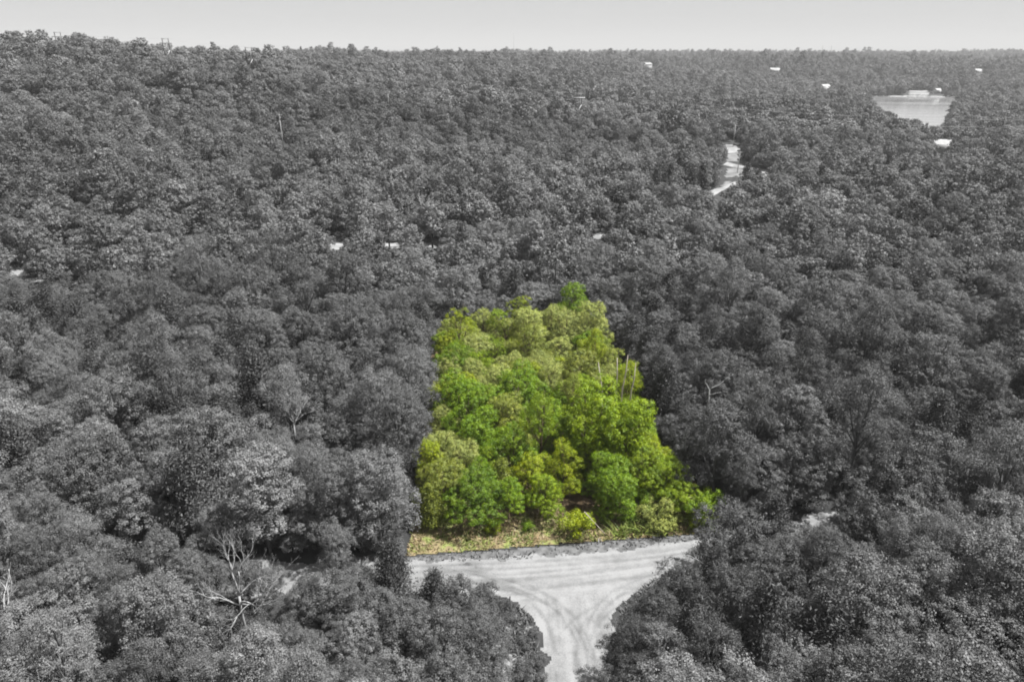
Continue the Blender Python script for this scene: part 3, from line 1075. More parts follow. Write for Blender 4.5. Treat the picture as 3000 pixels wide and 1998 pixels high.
# hand-placed trees of the lot: (pixel of crown centre, height of that centre, kind, variant, scale, colour)
GREEN = {
    'bright': (0.146, 0.214, 0.003), 'deep': (0.086, 0.146, 0.004), 'yellow': (0.186, 0.230, 0.003), 'pale': (0.232, 0.262, 0.062), 'olive': (0.148, 0.174, 0.022), 'fresh': (0.112, 0.186, 0.003)}
for px, py, zc, kind, var, s, colr in (
        (1385, 1450, 4.6, 'oak', 2, .80, 'deep'), (1300, 1400, 5.0, 'oak', 0, .78, 'olive'), (1255, 1520, 3.2, 'cedar', 1, .74, 'olive'),
        (1490, 1480, 3.4, 'oak', 6, .66, 'fresh'), (1560, 1370, 4.6, 'oak', 6, .82, 'yellow'), (1600, 1470, 4.0, 'oak', 4, .60, 'bright'),
        (1735, 1290, 5.4, 'vine', 0, 1.12, 'bright'), (1835, 1310, 5.2, 'vine', 1, 1.12, 'bright'), (1800, 1430, 3.8, 'vine', 1, .8, 'fresh'),
        (1690, 1530, 1.6, 'shrub', 0, 1.05, 'yellow'), (1925, 1500, 1.7, 'shrub', 3, 1.0, 'pale'), (1985, 1480, 2.0, 'shrub', 2, .95, 'pale'),
        (2045, 1520, 1.3, 'shrub', 1, 1.0, 'yellow'), (1445, 1555, 1.2, 'shrub', 1, .7, 'yellow'), (1965, 1400, 4.2, 'oak', 3, .68, 'bright'),
        (1345, 1150, 6.6, 'vine', 1, .92, 'fresh'), (1410, 1265, 5.4, 'vine', 1, .85, 'fresh'), (1290, 1290, 5.2, 'oak', 2, .72, 'pale'),
        (1520, 1120, 7.0, 'oak', 2, 1.02, 'fresh'), (1530, 1275, 3.6, 'shrub', 3, 1.35, 'olive'), (1625, 1190, 5.0, 'oak', 6, .8, 'bright'), (1470, 1400, 3.4, 'cedar', 1, .8, 'olive'),
        (1850, 1215, 6.4, 'oak', 4, .86, 'bright'), (1650, 1380, 4.4, 'oak', 3, .74, 'yellow'), (1895, 1290, 5.6, 'oak', 0, .74, 'yellow'), (1545, 1560, .8, 'shrub', 1, .55, 'fresh'),
        (1975, 1445, 3.4, 'oak', 6, .62, 'bright'), (2060, 1490, 1.8, 'shrub', 2, 1.1, 'bright'), (2095, 1530, 1.2, 'shrub', 1, .9, 'pale'), (1960, 1365, 4.6, 'oak', 0, .62, 'bright'), (2008, 1435, 3.6, 'oak', 6, .66, 'bright'), (2062, 1500, 2.0, 'shrub', 2, 1.2, 'fresh'), (1945, 1330, 4.8, 'oak', 6, .7, 'yellow'), (1885, 1230, 5.6, 'oak', 6, .74, 'bright')):
    q = P(px, py, zc)
    fy = np.interp(q[0], [LOT[0][0], LOT[3][0]], [LOT[0][1], LOT[3][1]])
    q[1] = max(q[1], fy + (1.2 if kind == 'shrub' else 3.4) + (1.6 if px < 1660 else 0))
    add_tree(kind, var, q[0], q[1], s, True, GREEN[colr])

# hand-placed grey trees round the junction
for px, py, zc, kind, var, s, g in (
        (1150, 1690, 5.2, 'cedar', 0, .95, .055), (1275, 1730, 3.6, 'cedar', 1, .78, .06), (1345, 1755, 4.6, 'oak', 6, .78, .07), (1420, 1760, 3.6, 'oak', 6, .62, .065),
        (1395, 1830, 5.6, 'oak', 3, .82, .085), (1290, 1850, 6.4, 'oak', 0, .86, .08), (1180, 1800, 6.4, 'oak', 4, .85, .075), (1440, 1930, 4.0, 'oak', 6, .6, .085),
        (1300, 1970, 7.0, 'oak', 2, .85, .085), (1930, 1760, 5.6, 'oak', 4, .74, .055), (2010, 1700, 5.2, 'oak', 6, .8, .06), (1860, 1860, 5.6, 'oak', 3, .74, .05),
        (1880, 1960, 6.2, 'oak', 0, .78, .05), (2100, 1660, 4.6, 'cedar', 1, .9, .055), (2040, 1820, 6.4, 'cedar', 0, 1.05, .05), (2130, 1760, 6.4, 'oak', 1, .82, .06),
        (2090, 1930, 7.0, 'oak', 3, 1.0, .06), (2215, 1650, 5.6, 'oak', 0, .8, .07), (2300, 1612, 5.6, 'oak', 4, .84, .075), (2385, 1590, 5.4, 'oak', 2, .8, .08), (2420, 1640, 6.2, 'oak', 5, .8, .06), (2560, 1520, 5.6, 'oak', 2, .84, .07), (630, 1700, 2.6, 'oak', 6, .56, .09), (890, 1752, 4.8, 'oak', 4, .74, .09), (965, 1742, 5.2, 'oak', 0, .8, .085), (1045, 1735, 5.4, 'oak', 2, .8, .08), (1100, 1760, 5.6, 'oak', 4, .8, .09), (715, 1690, 2.4, 'oak', 6, .52, .08), (780, 1700, 3.0, 'oak', 6, .6, .08), (560, 1700, 4.4, 'oak', 4, .7, .09), (1560, 1850, .7, 'shrub', 1, .5, .085), (1575, 1930, .7, 'shrub', 0, .42, .08), (1530, 1960, .8, 'shrub', 3, .5, .085), (1500, 1800, .8, 'shrub', 1, .55, .075), (1470, 1780, 1.0, 'shrub', 2, .5, .08), (1590, 1985, .5, 'shrub', 1, .4, .09), (1535, 1880, .6, 'shrub', 3, .34, .09)):
    q = P(px, py, zc)
    add_tree(kind, var, q[0], q[1], s, False, g3(g))

order = np.arange(cand_n)
HH = np.zeros(cand_n)
kinds = np.where(rng.rand(cand_n) < np.where(cedar_n > .58, .34, .06), 1, 0)
vars_ = rng.randint(0, len(PROTO['oak']), cand_n)
sc = rng.uniform(.64, 1.42, cand_n) * np.where(vars_ == 6, .9, 1.0)
vars_c = rng.randint(0, 3, cand_n)
Hc = np.where(kinds == 1, np.array([p.H for p in PROTO['cedar']])[vars_c], np.array([p.H for p in PROTO['oak']])[vars_]) * sc
Rc = np.where(kinds == 1, np.array([p.R for p in PROTO['cedar']])[vars_c], np.array([p.R for p in PROTO['oak']])[vars_]) * sc
zz = height(cxv, cyv)
inset = lat > np.where(il, 1.15, 2.2)
okc = ~((vars_ == 9) & (kinds == 0) & (dmain < 9)) & (polydist(cxv, cyv, FOREST_ROAD) > 4.0) & (dmain > 3.3) & (dstub > 3.6) & (~il | inset) & (il | inset)
okc &= ~(il & (cyv < lot_front(cxv) + np.where(cxv > P(1760, 1580)[0], 4.2, 7.4)))
okc &= ~(il & (kinds == 1))
okc &= frame_ok(cxv, cyv, zz, Hc, 420)
b1 = blocked(cxv, cyv, zz, Hc, Rc)
okc &= ~b1
pal = list(GREEN)
for i in order:
    if not okc[i]:
        continue
    r = Rc[i] * (.45 if kinds[i] == 0 else .5)
    if il[i]:
        r *= .70
    if not free(cxv[i], cyv[i], r):
        continue
    lot = bool(il[i])
    kind = 'cedar' if kinds[i] else 'oak'
    if lot:
        f = smooth(62, 125, cyv[i])
        name = rng.choice(['pale', 'olive', 'yellow', 'bright', 'fresh'], p=[.08 + .58 * f, .16, .20 - .1 * f, .28 - .22 * f, .28 - .26 * f])
        c = np.array(GREEN[name]) * rng.uniform(.85, 1.1) * (0.7 if kind == 'cedar' else 1)
        s_ = sc[i] * .70
    else:
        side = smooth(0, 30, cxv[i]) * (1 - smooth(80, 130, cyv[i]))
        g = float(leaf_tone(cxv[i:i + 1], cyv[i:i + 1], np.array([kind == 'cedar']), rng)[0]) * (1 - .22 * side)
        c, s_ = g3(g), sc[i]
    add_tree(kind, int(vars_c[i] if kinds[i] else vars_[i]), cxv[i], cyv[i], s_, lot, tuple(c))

# the largest in the picture become things of their own, the rest of the wood is one mass
for t in TREES:
    q = project(np.array([[t.x, t.y, t.z + t.H * .7]]))[0]
    t.px, t.py, t.f = q
    t.seen = (5 < q[0] < 2995) and (q[1] < 2000)
    t.size = (t.R / q[2]) ** 2
oth = sorted([t for t in TREES if not t.lot and t.seen and t.kind == 'oak'], key=lambda t: -t.size)
ced = sorted([t for t in TREES if not t.lot and t.seen and t.kind == 'cedar'], key=lambda t: -t.size)
indiv = [t for t in TREES if t.lot or t.kind == 'shrub'] + oth[:240] + ced[:45]
ids = set(id(t) for t in indiv)
mass = [t for t in TREES if id(t) not in ids]
print('TREES', len(TREES), 'individual', len(indiv), 'lot', sum(t.lot for t in TREES), 'max y of individuals', max(t.y for t in indiv))

ORD = ['zeroth', 'first', 'second', 'third', 'fourth', 'fifth', 'sixth', 'seventh', 'eighth', 'ninth', 'tenth', 'eleventh', 'twelfth', 'thirteenth', 'fourteenth', 'fifteenth', 'sixteenth', 'seventeenth', 'eighteenth', 'nineteenth', 'twentieth', 'twenty-first', 'twenty-second', 'twenty-third', 'twenty-fourth', 'twenty-fifth', 'twenty-sixth', 'twenty-seventh', 'twenty-eighth', 'twenty-ninth', 'thirtieth']


def tone(t):
    if t.lot:
        c = np.array(t.col)
        r = c[0] / c[1]
        v = c[2] / c[1]
        return 'pale green' if v > .1 and c[1] > .2 else ('olive green' if v > .1 else ('yellow-green' if r > .75 else ('dark green' if c[1] < .15 else 'bright green')))
    return 'pale grey' if t.col[0] > .12 else ('mid-grey' if t.col[0] > .075 else 'dark grey')


def build_word(t):
    if t.kind == 'cedar':
        return 'pointed cedar'
    if t.kind == 'shrub':
        return 'low shrub'
    if t.kind == 'vine':
        return 'vine-draped tree'
    return ('tall' if t.H > 12.3 else 'small' if t.H < 9.0 else 'broad' if t.R > 3.9 else 'round') + ' leafy tree'


def label_trees():
    groups = {}
    for t in indiv:
        if t.lot:
            key = 'lot'
        else:
            ym = float(np.interp(t.x, MAIN_C[:, 0], MAIN_C[:, 1]))
            if t.y < ym:
                key = 'fl' if t.x < 5.5 else 'fr'
            else:
                lx = np.interp(t.y, [LOT[0][1], LOT[1][1]], [LOT[0][0], LOT[1][0]])
                key = 'l' if t.x < lx else 'r'
                if t.y > LOT[1][1]:
                    key = 'b'
        groups.setdefault(key, []).append(t)
    words = {'lot': ('from the lot\'s left edge', 'of the green lot'), 'fl': ('left of the gravel drive', 'below the junction'), 'fr': ('right of the gravel drive', 'below the junction'),
             'l': ('left of the green lot', 'behind the road'), 'r': ('right of the green lot', 'behind the road'), 'b': ('from left behind the green lot', '')}
    gname = {'lot': 'green trees on the lot', 'fl': 'grey trees left of the drive', 'fr': 'grey trees right of the drive', 'l': 'grey woods left of the lot', 'r': 'grey woods right of the lot', 'b': 'grey woods behind the lot'}
    for key, ts in groups.items():
        ts.sort(key=lambda t: -t.py)
        nrow = max(1, int(round(len(ts) ** .5 * .75)))
        per = math.ceil(len(ts) / nrow)
        for r in range(nrow):
            row = ts[r * per:(r + 1) * per]
            row.sort(key=lambda t: t.px, reverse=(key in ('fl', 'l')))
            for k, t in enumerate(row):
                a, b_ = words[key]
                t.label = '%s %s, %s %s, %s row up' % (tone(t), build_word(t), ORD[k + 1], a, ORD[r + 1])
                t.group = gname[key]


label_trees()
NAME = {'oak': 'leafy_tree', 'cedar': 'cedar_tree', 'shrub': 'shrub', 'vine': 'vine_covered_tree'}
for t in indiv:
    p = PROTO[t.kind][t.var]
    root = link(NAME[t.kind], None, None, (t.x, t.y, t.z), t.rz, (t.s, t.s, t.sz))
    root.empty_display_size = 0.3
    tag(root, t.label, {'shrub': 'shrub', 'cedar': 'cedar'}.get(t.kind, 'tree'), t.group)
    link('stems' if t.kind == 'shrub' else 'trunk', p.trunk_brown if t.lot else p.trunk, root)
    c = link('foliage' if t.kind == 'shrub' else 'crown', p.crown, root)
    c.color = (*t.col, 1.0)

# ------------------------------------------------------------------ the rest of the wood, one mass
pts, varid, rot, scl, ton = [], [], [], [], []
for t in mass:
    pts.append((t.x, t.y, t.z))
    lod = 'near' if t.y < 130 else 'mid'
    varid.append(VAR[(lod, t.kind if t.kind in ('oak', 'cedar') else 'oak', t.var)])
    rot.append(t.rz)
    scl.append((t.s, t.s, t.sz))
    ton.append(t.col[0])
noak, nced = len(PROTO['oak']), len(PROTO['cedar'])


def band(y0, y1, sx, sy, lod, smul, seed):
    rs = np.random.RandomState(seed)
    ys = np.arange(y0, y1, sy)
    X, Y = [], []
    for y in ys:
        w = .86 * y + 30
        xs = np.arange(-w, w, sx)
        X.append(xs + rs.uniform(-.5, .5, len(xs)) * sx * .95)
        Y.append(y + rs.uniform(-.5, .5, len(xs)) * sy * 1.0)
    X, Y = np.concatenate(X), np.concatenate(Y)
    n = len(X)
    cn = fbm(X / 34 + 5, Y / 34, 3)
    ced_ = rs.rand(n) < np.where(cn > .57, .4, .08)
    v = np.where(ced_, rs.randint(0, nced, n), rs.randint(0, noak, n))
    s = rs.uniform(.62, 1.36, n) * smul * (0.85 + .3 * fbm(X / 60, Y / 60 + 3, 2))
    big = rs.rand(n) < .06
    s = np.where(big & ~ced_, s * rs.uniform(1.15, 1.45, n), s)
    H = np.where(ced_, np.array([p.H for p in PROTO['cedar']])[v % nced], np.array([p.H for p in PROTO['oak']])[v % noak]) * s
    R = np.where(ced_, np.array([p.R for p in PROTO['cedar']])[v % nced], np.array([p.R for p in PROTO['oak']])[v % noak]) * s
    Z = height(X, Y)
    dl = polydist(X, Y, LAKE, True)
    ok = ~inpoly(X, Y, LAKE) & (dl > 2)
    ok &= ~blocked(X, Y, Z, H, R)
    if y0 < 420:
        ok &= (polydist(X, Y, FOREST_ROAD) > 4.0) & (polydist(X, Y, SWITCHBACK) > 3.5)
    for i in np.nonzero(ok)[0]:
        pts.append((X[i], Y[i], Z[i]))
        varid.append(VAR[(lod, 'cedar' if ced_[i] else 'oak', int(v[i]))])
        rot.append(rs.rand() * 6.283)
        scl.append((s[i], s[i], s[i] * rs.uniform(.85, 1.2)))
    ton.extend(leaf_tone(X[ok], Y[ok], ced_[ok], rs))


# saplings and brush that close the gaps under the nearer crowns
rs_u = np.random.RandomState(77)
ux_y = 30 + 130 * rs_u.rand(5200) ** .8
ux = (rs_u.rand(5200) * 2 - 1) * (.85 * ux_y + 8)
us = rs_u.uniform(.55, 1.15, 5200)
uok = (polydist(ux, ux_y, MAIN_D) > 3.6 + us) & (polydist(ux, ux_y, STUB_D) > 4.4 + us) & ~inpoly(ux, ux_y, LOTC) & (polydist(ux, ux_y, LOTC, True) > 2.0) & ~((ux > -6) & (ux < 9) & (ux_y < 58)) & ~((ux > LOT[0][0]) & (ux < LOT[3][0]) & (ux_y < 66))
uok &= ~blocked(ux, ux_y, ux * 0, us * 3.2, us * 2)
for i in np.nonzero(uok)[0]:
    pts.append((ux[i], ux_y[i], float(height(ux[i], ux_y[i]))))
    varid.append(VAR[('near', 'shrub', rs_u.randint(0, 4))])
    rot.append(rs_u.rand() * 6.283)
    scl.append((us[i], us[i], us[i] * rs_u.uniform(.8, 1.5)))
    ton.append(rs_u.uniform(.05, .11))
band(NEAR_Y + 1, 420, 5.1, 5.1, 'mid', 1.0, 1)
band(420, 800, 5.6, 6.2, 'far', 1.05, 2)
band(800, 1500, 7.0, 8.5, 'far', 1.2, 3)
band(1500, 2600, 9.0, 16.0, 'far', 1.4, 4)
band(2600, 4600, 13.0, 42.0, 'far', 1.7, 5)
print('FOREST', len(pts))
me = bpy.data.meshes.new('forest_points')
me.vertices.add(len(pts))
me.vertices.foreach_set('co', np.asarray(pts, np.float32).ravel())
for nm, ty, arr in (('variant', 'INT', np.asarray(varid, np.int32)), ('turn', 'FLOAT', np.asarray(rot, np.float32)), ('tone', 'FLOAT', np.asarray(ton, np.float32))):
    a = me.attributes.new(nm, ty, 'POINT')
    a.data.foreach_set('value', arr)
a = me.attributes.new('size', 'FLOAT_VECTOR', 'POINT')
a.data.foreach_set('vector', np.asarray(scl, np.float32).ravel())
me.update()
forest = link('forest', me)
forest['kind'] = 'stuff'
forest['label'] = 'dense grey broadleaf and cedar forest covering the hills to the horizon'
forest['category'] = 'forest'
ng = bpy.data.node_groups.new('forest_scatter', 'GeometryNodeTree')
ng.interface.new_socket('Geometry', in_out='INPUT', socket_type='NodeSocketGeometry')
ng.interface.new_socket('Geometry', in_out='OUTPUT', socket_type='NodeSocketGeometry')
N_ = ng.nodes
gi, go = N_.new('NodeGroupInput'), N_.new('NodeGroupOutput')
ci = N_.new('GeometryNodeCollectionInfo')
ci.inputs['Collection'].default_value = proto_col
ci.inputs['Separate Children'].default_value = True
ci.inputs['Reset Children'].default_value = True
iop = N_.new('GeometryNodeInstanceOnPoints')
iop.inputs['Pick Instance'].default_value = True


def named(nm, ty):
    n = N_.new('GeometryNodeInputNamedAttribute')
    n.data_type = ty
    n.inputs['Name'].default_value = nm
    return n.outputs['Attribute']


cxyz = N_.new('ShaderNodeCombineXYZ')
ng.links.new(named('turn', 'FLOAT'), cxyz.inputs['Z'])
e2r = N_.new('FunctionNodeEulerToRotation')
ng.links.new(cxyz.outputs[0], e2r.inputs[0])
ng.links.new(gi.outputs[0], iop.inputs['Points'])
ng.links.new(ci.outputs[0], iop.inputs['Instance'])
ng.links.new(named('variant', 'INT'), iop.inputs['Instance Index'])
ng.links.new(e2r.outputs[0], iop.inputs['Rotation'])
ng.links.new(named('size', 'FLOAT_VECTOR'), iop.inputs['Scale'])
ng.links.new(iop.outputs[0], go.inputs[0])
mod = forest.modifiers.new('scatter', 'NODES')
mod.node_group = ng

# ------------------------------------------------------------------ bleached dead trees


def branching(rs, p0, d0, length, r, depth, mbs, spread=.6, up=.15, k=5, kids=(2, 4), shrink=.68):
    n = 5
    pts_, d = [np.array(p0, float)], unit(np.array(d0, float))
    for i in range(n):
        d = unit(d + rs.normal(size=3) * .17 + np.array([0, 0, up * .4]))
        pts_.append(pts_[-1] + d * length / n)
    rad = np.linspace(r, r * .55, n + 1)
    mbs.tube(pts_, rad, k if depth > 1 else 4)
    if depth == 0:
        return
    for q in range(rs.randint(kids[0], kids[1] + 1)):
        i = rs.randint(2, n + 1)
        dd = unit(pts_[i] - pts_[i - 1])
        s = unit(rs.normal(size=3))
        branching(rs, pts_[i], unit(dd + s * spread + np.array([0, 0, up])), length * shrink * rs.uniform(.75, 1.15), r * .5, depth - 1, mbs, spread, up, k, kids, shrink)
    branching(rs, pts_[-1], d, length * shrink, r * .55, depth - 1, mbs, spread, up, k, kids, shrink)


def dead_tree(name, base, H, r, limbs, depth, seed, label, mat=M_DEAD, spread=.6, kids=(2, 4), lean=(0, 0)):
    rs = np.random.RandomState(seed)
    root = link(name, None, None, tuple(base))
    tag(root, label, 'dead tree', 'bleached dead trees')
    mb = MB()
    tp = np.array([lean[0], lean[1], H * .5])
    trunk = [np.array([0, 0, -.4]), tp * .35 + rs.normal(size=3) * .06, tp * .7 + rs.normal(size=3) * .1, tp]
    mb.tube(trunk, [r * 1.35, r, r * .9, r * .75], 8)
    link('trunk', mb.mesh('dead_trunk', mat, True), root)
    for i, (az, el, L, t0) in enumerate(limbs):
        p0 = trunk[1] * (1 - t0) + tp * t0 if t0 < 1 else tp
        d = (math.cos(az) * math.cos(el), math.sin(az) * math.cos(el), math.sin(el))
        m_ = MB()
        branching(rs, p0, d, L, r * .62, depth, m_, spread, .14, 5, kids)
        link('branch', m_.mesh('dead_branch', mat, True), root)
    return root


q = P(705, 1765, 5.0)
dead_tree('dead_tree', (q[0], q[1], 0), 11.6, .12, ((1.3, 1.2, 2.6, 1), (.35, .75, 2.9, 1), (2.5, .85, 2.4, .95), (-.15, .35, 2.5, .8), (-.7, .2, 2.7, .75), (3.4, .35, 2.0, .7)), 4, 21,
          'large bleached dead tree with bare forked branches in grey woods left of drive', spread=.6, kids=(2, 2))
q = P(858, 1222, 8.0)
dead_tree('dead_tree', (q[0], q[1], 0), 15.0, .11, ((.3, .95, 1.9, 1), (1.5, 1.2, 2.0, 1), (2.7, .95, 1.9, 1), (-.4, .75, 1.9, .95), (3.6, .75, 1.8, .95), (1.0, .8, 1.8, .9), (4.5, .9, 1.6, .95)), 3, 22,
          'fan-shaped pale dead tree with many fine twigs left of the green lot', spread=.42, kids=(2, 3))
q = P(2078, 1150, 8.0)
dead_tree('dead_tree', (q[0], q[1], 0), 17.0, .13, ((.2, .7, 2.2, 1), (1.9, .9, 1.0, .98), (-.3, .1, 1.0, .85)), 1, 23, 'crooked bleached snag in grey crowns right of the green lot', spread=.4, kids=(0, 1))
q = P(1243, 672, 8.0)
q2 = hit(1243, 690)
dead_tree('dead_tree', tuple(q2), 15.0, .2, ((.5, .9, 2.4, 1), (2.6, .9, 2.4, 1), (1.6, 1.2, 2.4, 1), (4.5, .6, 2.0, .9)), 2, 24, 'distant bare white tree beside the forest road behind the green lot', spread=.5)
q2 = hit(1330, 705)
dead_tree('dead_tree', tuple(q2), 13.0, .15, ((.1, .4, 2.8, 1), (2.9, .9, 2.0, 1)), 2, 25, 'leaning thin dead tree right of the distant bare white tree', spread=.5, kids=(1, 2))
q = P(2190, 1600, 3.5)
dead_tree('dead_tree', (q[0], q[1], 0), 7.0, .11, ((.6, 1.1, 2.6, 1), (2.3, 1.1, 2.6, 1), (3.3, .7, 2.4, .9), (-.2, .6, 2.2, .9)), 2, 26, 'thin grey dead tree at the right front corner of the green lot', spread=.4, kids=(1, 2))
q = P(2110, 1650, 4.5)
dead_tree('dead_tree', (q[0], q[1], 0), 7.5, .1, ((3.2, .2, 2.4, 1), (2.4, .7, 2.0, 1), (.4, .3, 1.4, .9)), 2, 27, 'bare dead tree leaning over the road right of the junction', spread=.45, kids=(1, 2), lean=(-.6, .2))
q = P(602, 805, 9.0)
q2 = hit(600, 850)
dead_tree('dead_tree', tuple(q2), 17.0, .16, ((.9, 1.1, 2.2, 1), (2.4, 1.0, 2.0, 1)), 2, 28, 'small forked white snag in the grey woods near the left edge', spread=.5, kids=(1, 2))
q = P(18, 1800, 6.0)
dead_tree('dead_tree', (q[0], q[1], 0), 12.5, .12, ((1.2, 1.0, 2.2, 1), (2.2, .9, 2.0, 1), (.3, .6, 1.6, .9)), 2, 29, 'thin bare tree at the very left edge low in the picture', spread=.5, kids=(1, 2))
# slim standing snags in the lot
for i, (px, py0, dx, H) in enumerate(((1768, 1150, -.9, 13.0), (1806, 1132, -.15, 12.8), (1822, 1132, .5, 13.2), (1848, 1140, .4, 12.4))):
    q = P(px, py0, 8.6)
    root = link('snag', None, None, (q[0], q[1], 0))
    tag(root, ('leftmost pale leaning snag', 'second slim pale snag from the left', 'third slim pale snag from the left', 'rightmost slim pale snag')[i] + ' of four standing in the green lot', 'dead tree', 'slim snags in the green lot')
    rs = np.random.RandomState(70 + i)
    pp = [np.array([0, 0, -.3]), np.array([0, 0, 5.0]), np.array([dx * .2, 0, 8.4]), np.array([dx * .6 + .1, .05, H * .8]), np.array([dx * 1.0, 0, H])]
    link('trunk', MB().tube(pp, [.14, .12, .1, .08, .04], 7).mesh('snag_trunk', M_SNAG, True), root)
    m_ = MB()
    m_.tube([pp[3], pp[3] + np.array([.35 * (-1) ** i, .1, .6])], [.04, .015], 5)
    link('branch', m_.mesh('snag_branch', M_SNAG), root)

# ------------------------------------------------------------------ poles, towers, wires


def utility_pole(px, py, H, label, arm=True, rz=.4):
    q = hit(px, py)
    root = link('utility_pole', None, None, tuple(q), rz)
    tag(root, label, 'utility pole', 'wooden utility poles')
    link('pole', MB().tube([(0, 0, -.5), (0, 0, H)], [.19, .13], 8).mesh('pole', M_POLE, True), root)
    if arm:
        link('crossarm', MB().box((0, -.17, H - .5), (2.4, .12, .14)).mesh('crossarm', M_POLE), root)
        for s in (-1, 0, 1):
            link('insulator', MB().tube([(s * 1.0, -.17, H - .43), (s * 1.0, -.17, H - .2)], [.06, .04], 6).mesh('insulator', M_BRACE), root)
    link('transformer', MB().tube([(.28, -.05, H - 2.0), (.28, -.05, H - 1.2)], [.2, .2], 8).mesh('transformer', M_POLE, True), root)
    return q


utility_pole(2160, 508, 11.0, 'tall pale utility pole in the mown corridor beside the curving road')
utility_pole(2147, 432, 12.0, 'thin utility pole beyond the cross road in the corridor')
utility_pole(832, 448, 16.0, 'lone pale utility pole among crowns on the left hillside')
utility_pole(1143, 372, 16.0, 'grey utility pole between hillside trees left of the white-braced tower', False)
utility_pole(2654, 452, 15.0, 'small utility pole in front of the lake under the wires')


def h_frame(px, py, dist, H, label, brace=True):
    d = ray(px, py)
    t = dist / d[1]
    x, y = d[0] * t, d[1] * t
    z = float(height(x, y))
    root = link('transmission_tower', None, None, (x, y, z), 0.12)
    tag(root, label, 'power tower', 'wooden H-frame towers')
    for s in (-1, 1):
        link('pole', MB().tube([(s * 2.1, 0, -.6), (s * 2.1, 0, H)], [.34, .28], 8).mesh('tower_pole', M_DARKPOLE, True), root)
    link('crossarm', MB().box((0, -.25, H - 3.2), (8.6, .24, .5)).mesh('tower_arm', M_BRACE if dist < 525 else M_POLE), root)
    link('top_bar', MB().box((0, -.25, H - .4), (5.0, .2, .34)).mesh('tower_top', M_POLE), root)
    for z0, z1 in ((H - 14.5, H - 8.0), (H - 21, H - 15.5)):
        link('brace', MB().tube([(-2.0, -.28, z0), (2.0, -.28, z1)], [.2, .2], 6).mesh('tower_brace', M_BRACE), root)
    for s in (-4, 0, 4):
        link('insulator', MB().tube([(s, -.25, H - 3.4), (s, -.25, H - 4.8)], [.12, .12], 6).mesh('tower_insulator', M_GLASS), root)
    c, sn = math.cos(.12), math.sin(.12)
    return [np.array([x + s * c, y + s * sn, z + H - 4.8]) for s in (-4, 0, 4)] + [np.array([x + s * c, y + s * sn, z + H]) for s in (-2.1, 2.1)]


def frame_height(px, pytop, dist):
    d = ray(px, pytop)
    t = dist / d[1]
    return CAM_H + d[2] * t - float(height(d[0] * t, dist))


tw = []
for px, pyt, dist, lab in ((168, 100, 560, 'H-frame power tower by the skyline tree at the far left ridge'),
                           (483, 113, 545, 'H-frame power tower rising over the left ridge against the sky'),
                           (727, 139, 535, 'H-frame power tower just below the skyline right of the ridge tower'),
                           (1697, 265, 515, 'H-frame power tower with white braces in the middle of the forest'),
                           (3330, 385, 470, 'H-frame power tower carrying wires at the far right')):
    Hh = min(max(frame_height(px, pyt, dist), 18), 34)
    tw.append(h_frame(px, pyt, dist, Hh, lab))
WN = ['left conductor', 'middle conductor', 'right conductor', 'left ground wire', 'right ground wire']
SPAN = ['between the two left ridge towers', 'between the ridge tower and the one below it', 'over the left hillside to the white-braced tower', 'running right from the white-braced tower past the lake']
for s in range(4):
    for k in range(5):
        a, b_ = tw[s][k], tw[s + 1][k]
        L = np.linalg.norm(b_ - a)
        ts = np.linspace(0, 1, 28)
        pp = a[None] * (1 - ts[:, None]) + b_[None] * ts[:, None]
        pp[:, 2] -= 4 * (L * .018) * ts * (1 - ts)
        o = link('power_wire', MB().tube(pp, .022, 4).mesh('wire', M_WIRE))
        tag(o, 'thin %s %s' % (WN[k], SPAN[s]), 'wire', 'power line wires')

# road sign post at the junction and a guy wire in the lot
q = P(1494, 1803)
root = link('marker_post', None, None, (q[0], q[1], 0), .3)
tag(root, 'thin dark marker post at the left mouth of the gravel drive', 'post')
link('post', MB().tube([(0, 0, -.2), (0, 0, 2.3)], [.045, .045], 6).mesh('marker_post', M_DARKPOLE), root)
link('post_cap', MB().box((0, 0, 2.34), (.11, .11, .08)).mesh('post_cap', M_DARKPOLE), root)
q0, q1 = P(1752, 1542, 1.6), P(1776, 1568, 0)
o = link('guy_wire', MB().tube([q0 + (q0 - q1) * 1.6, q0, q1], .05, 6).mesh('guy_wire', M_SNAG))
tag(o, 'slanting pale guy wire in the shade at the lot front', 'wire')

# ------------------------------------------------------------------ buildings and far masts


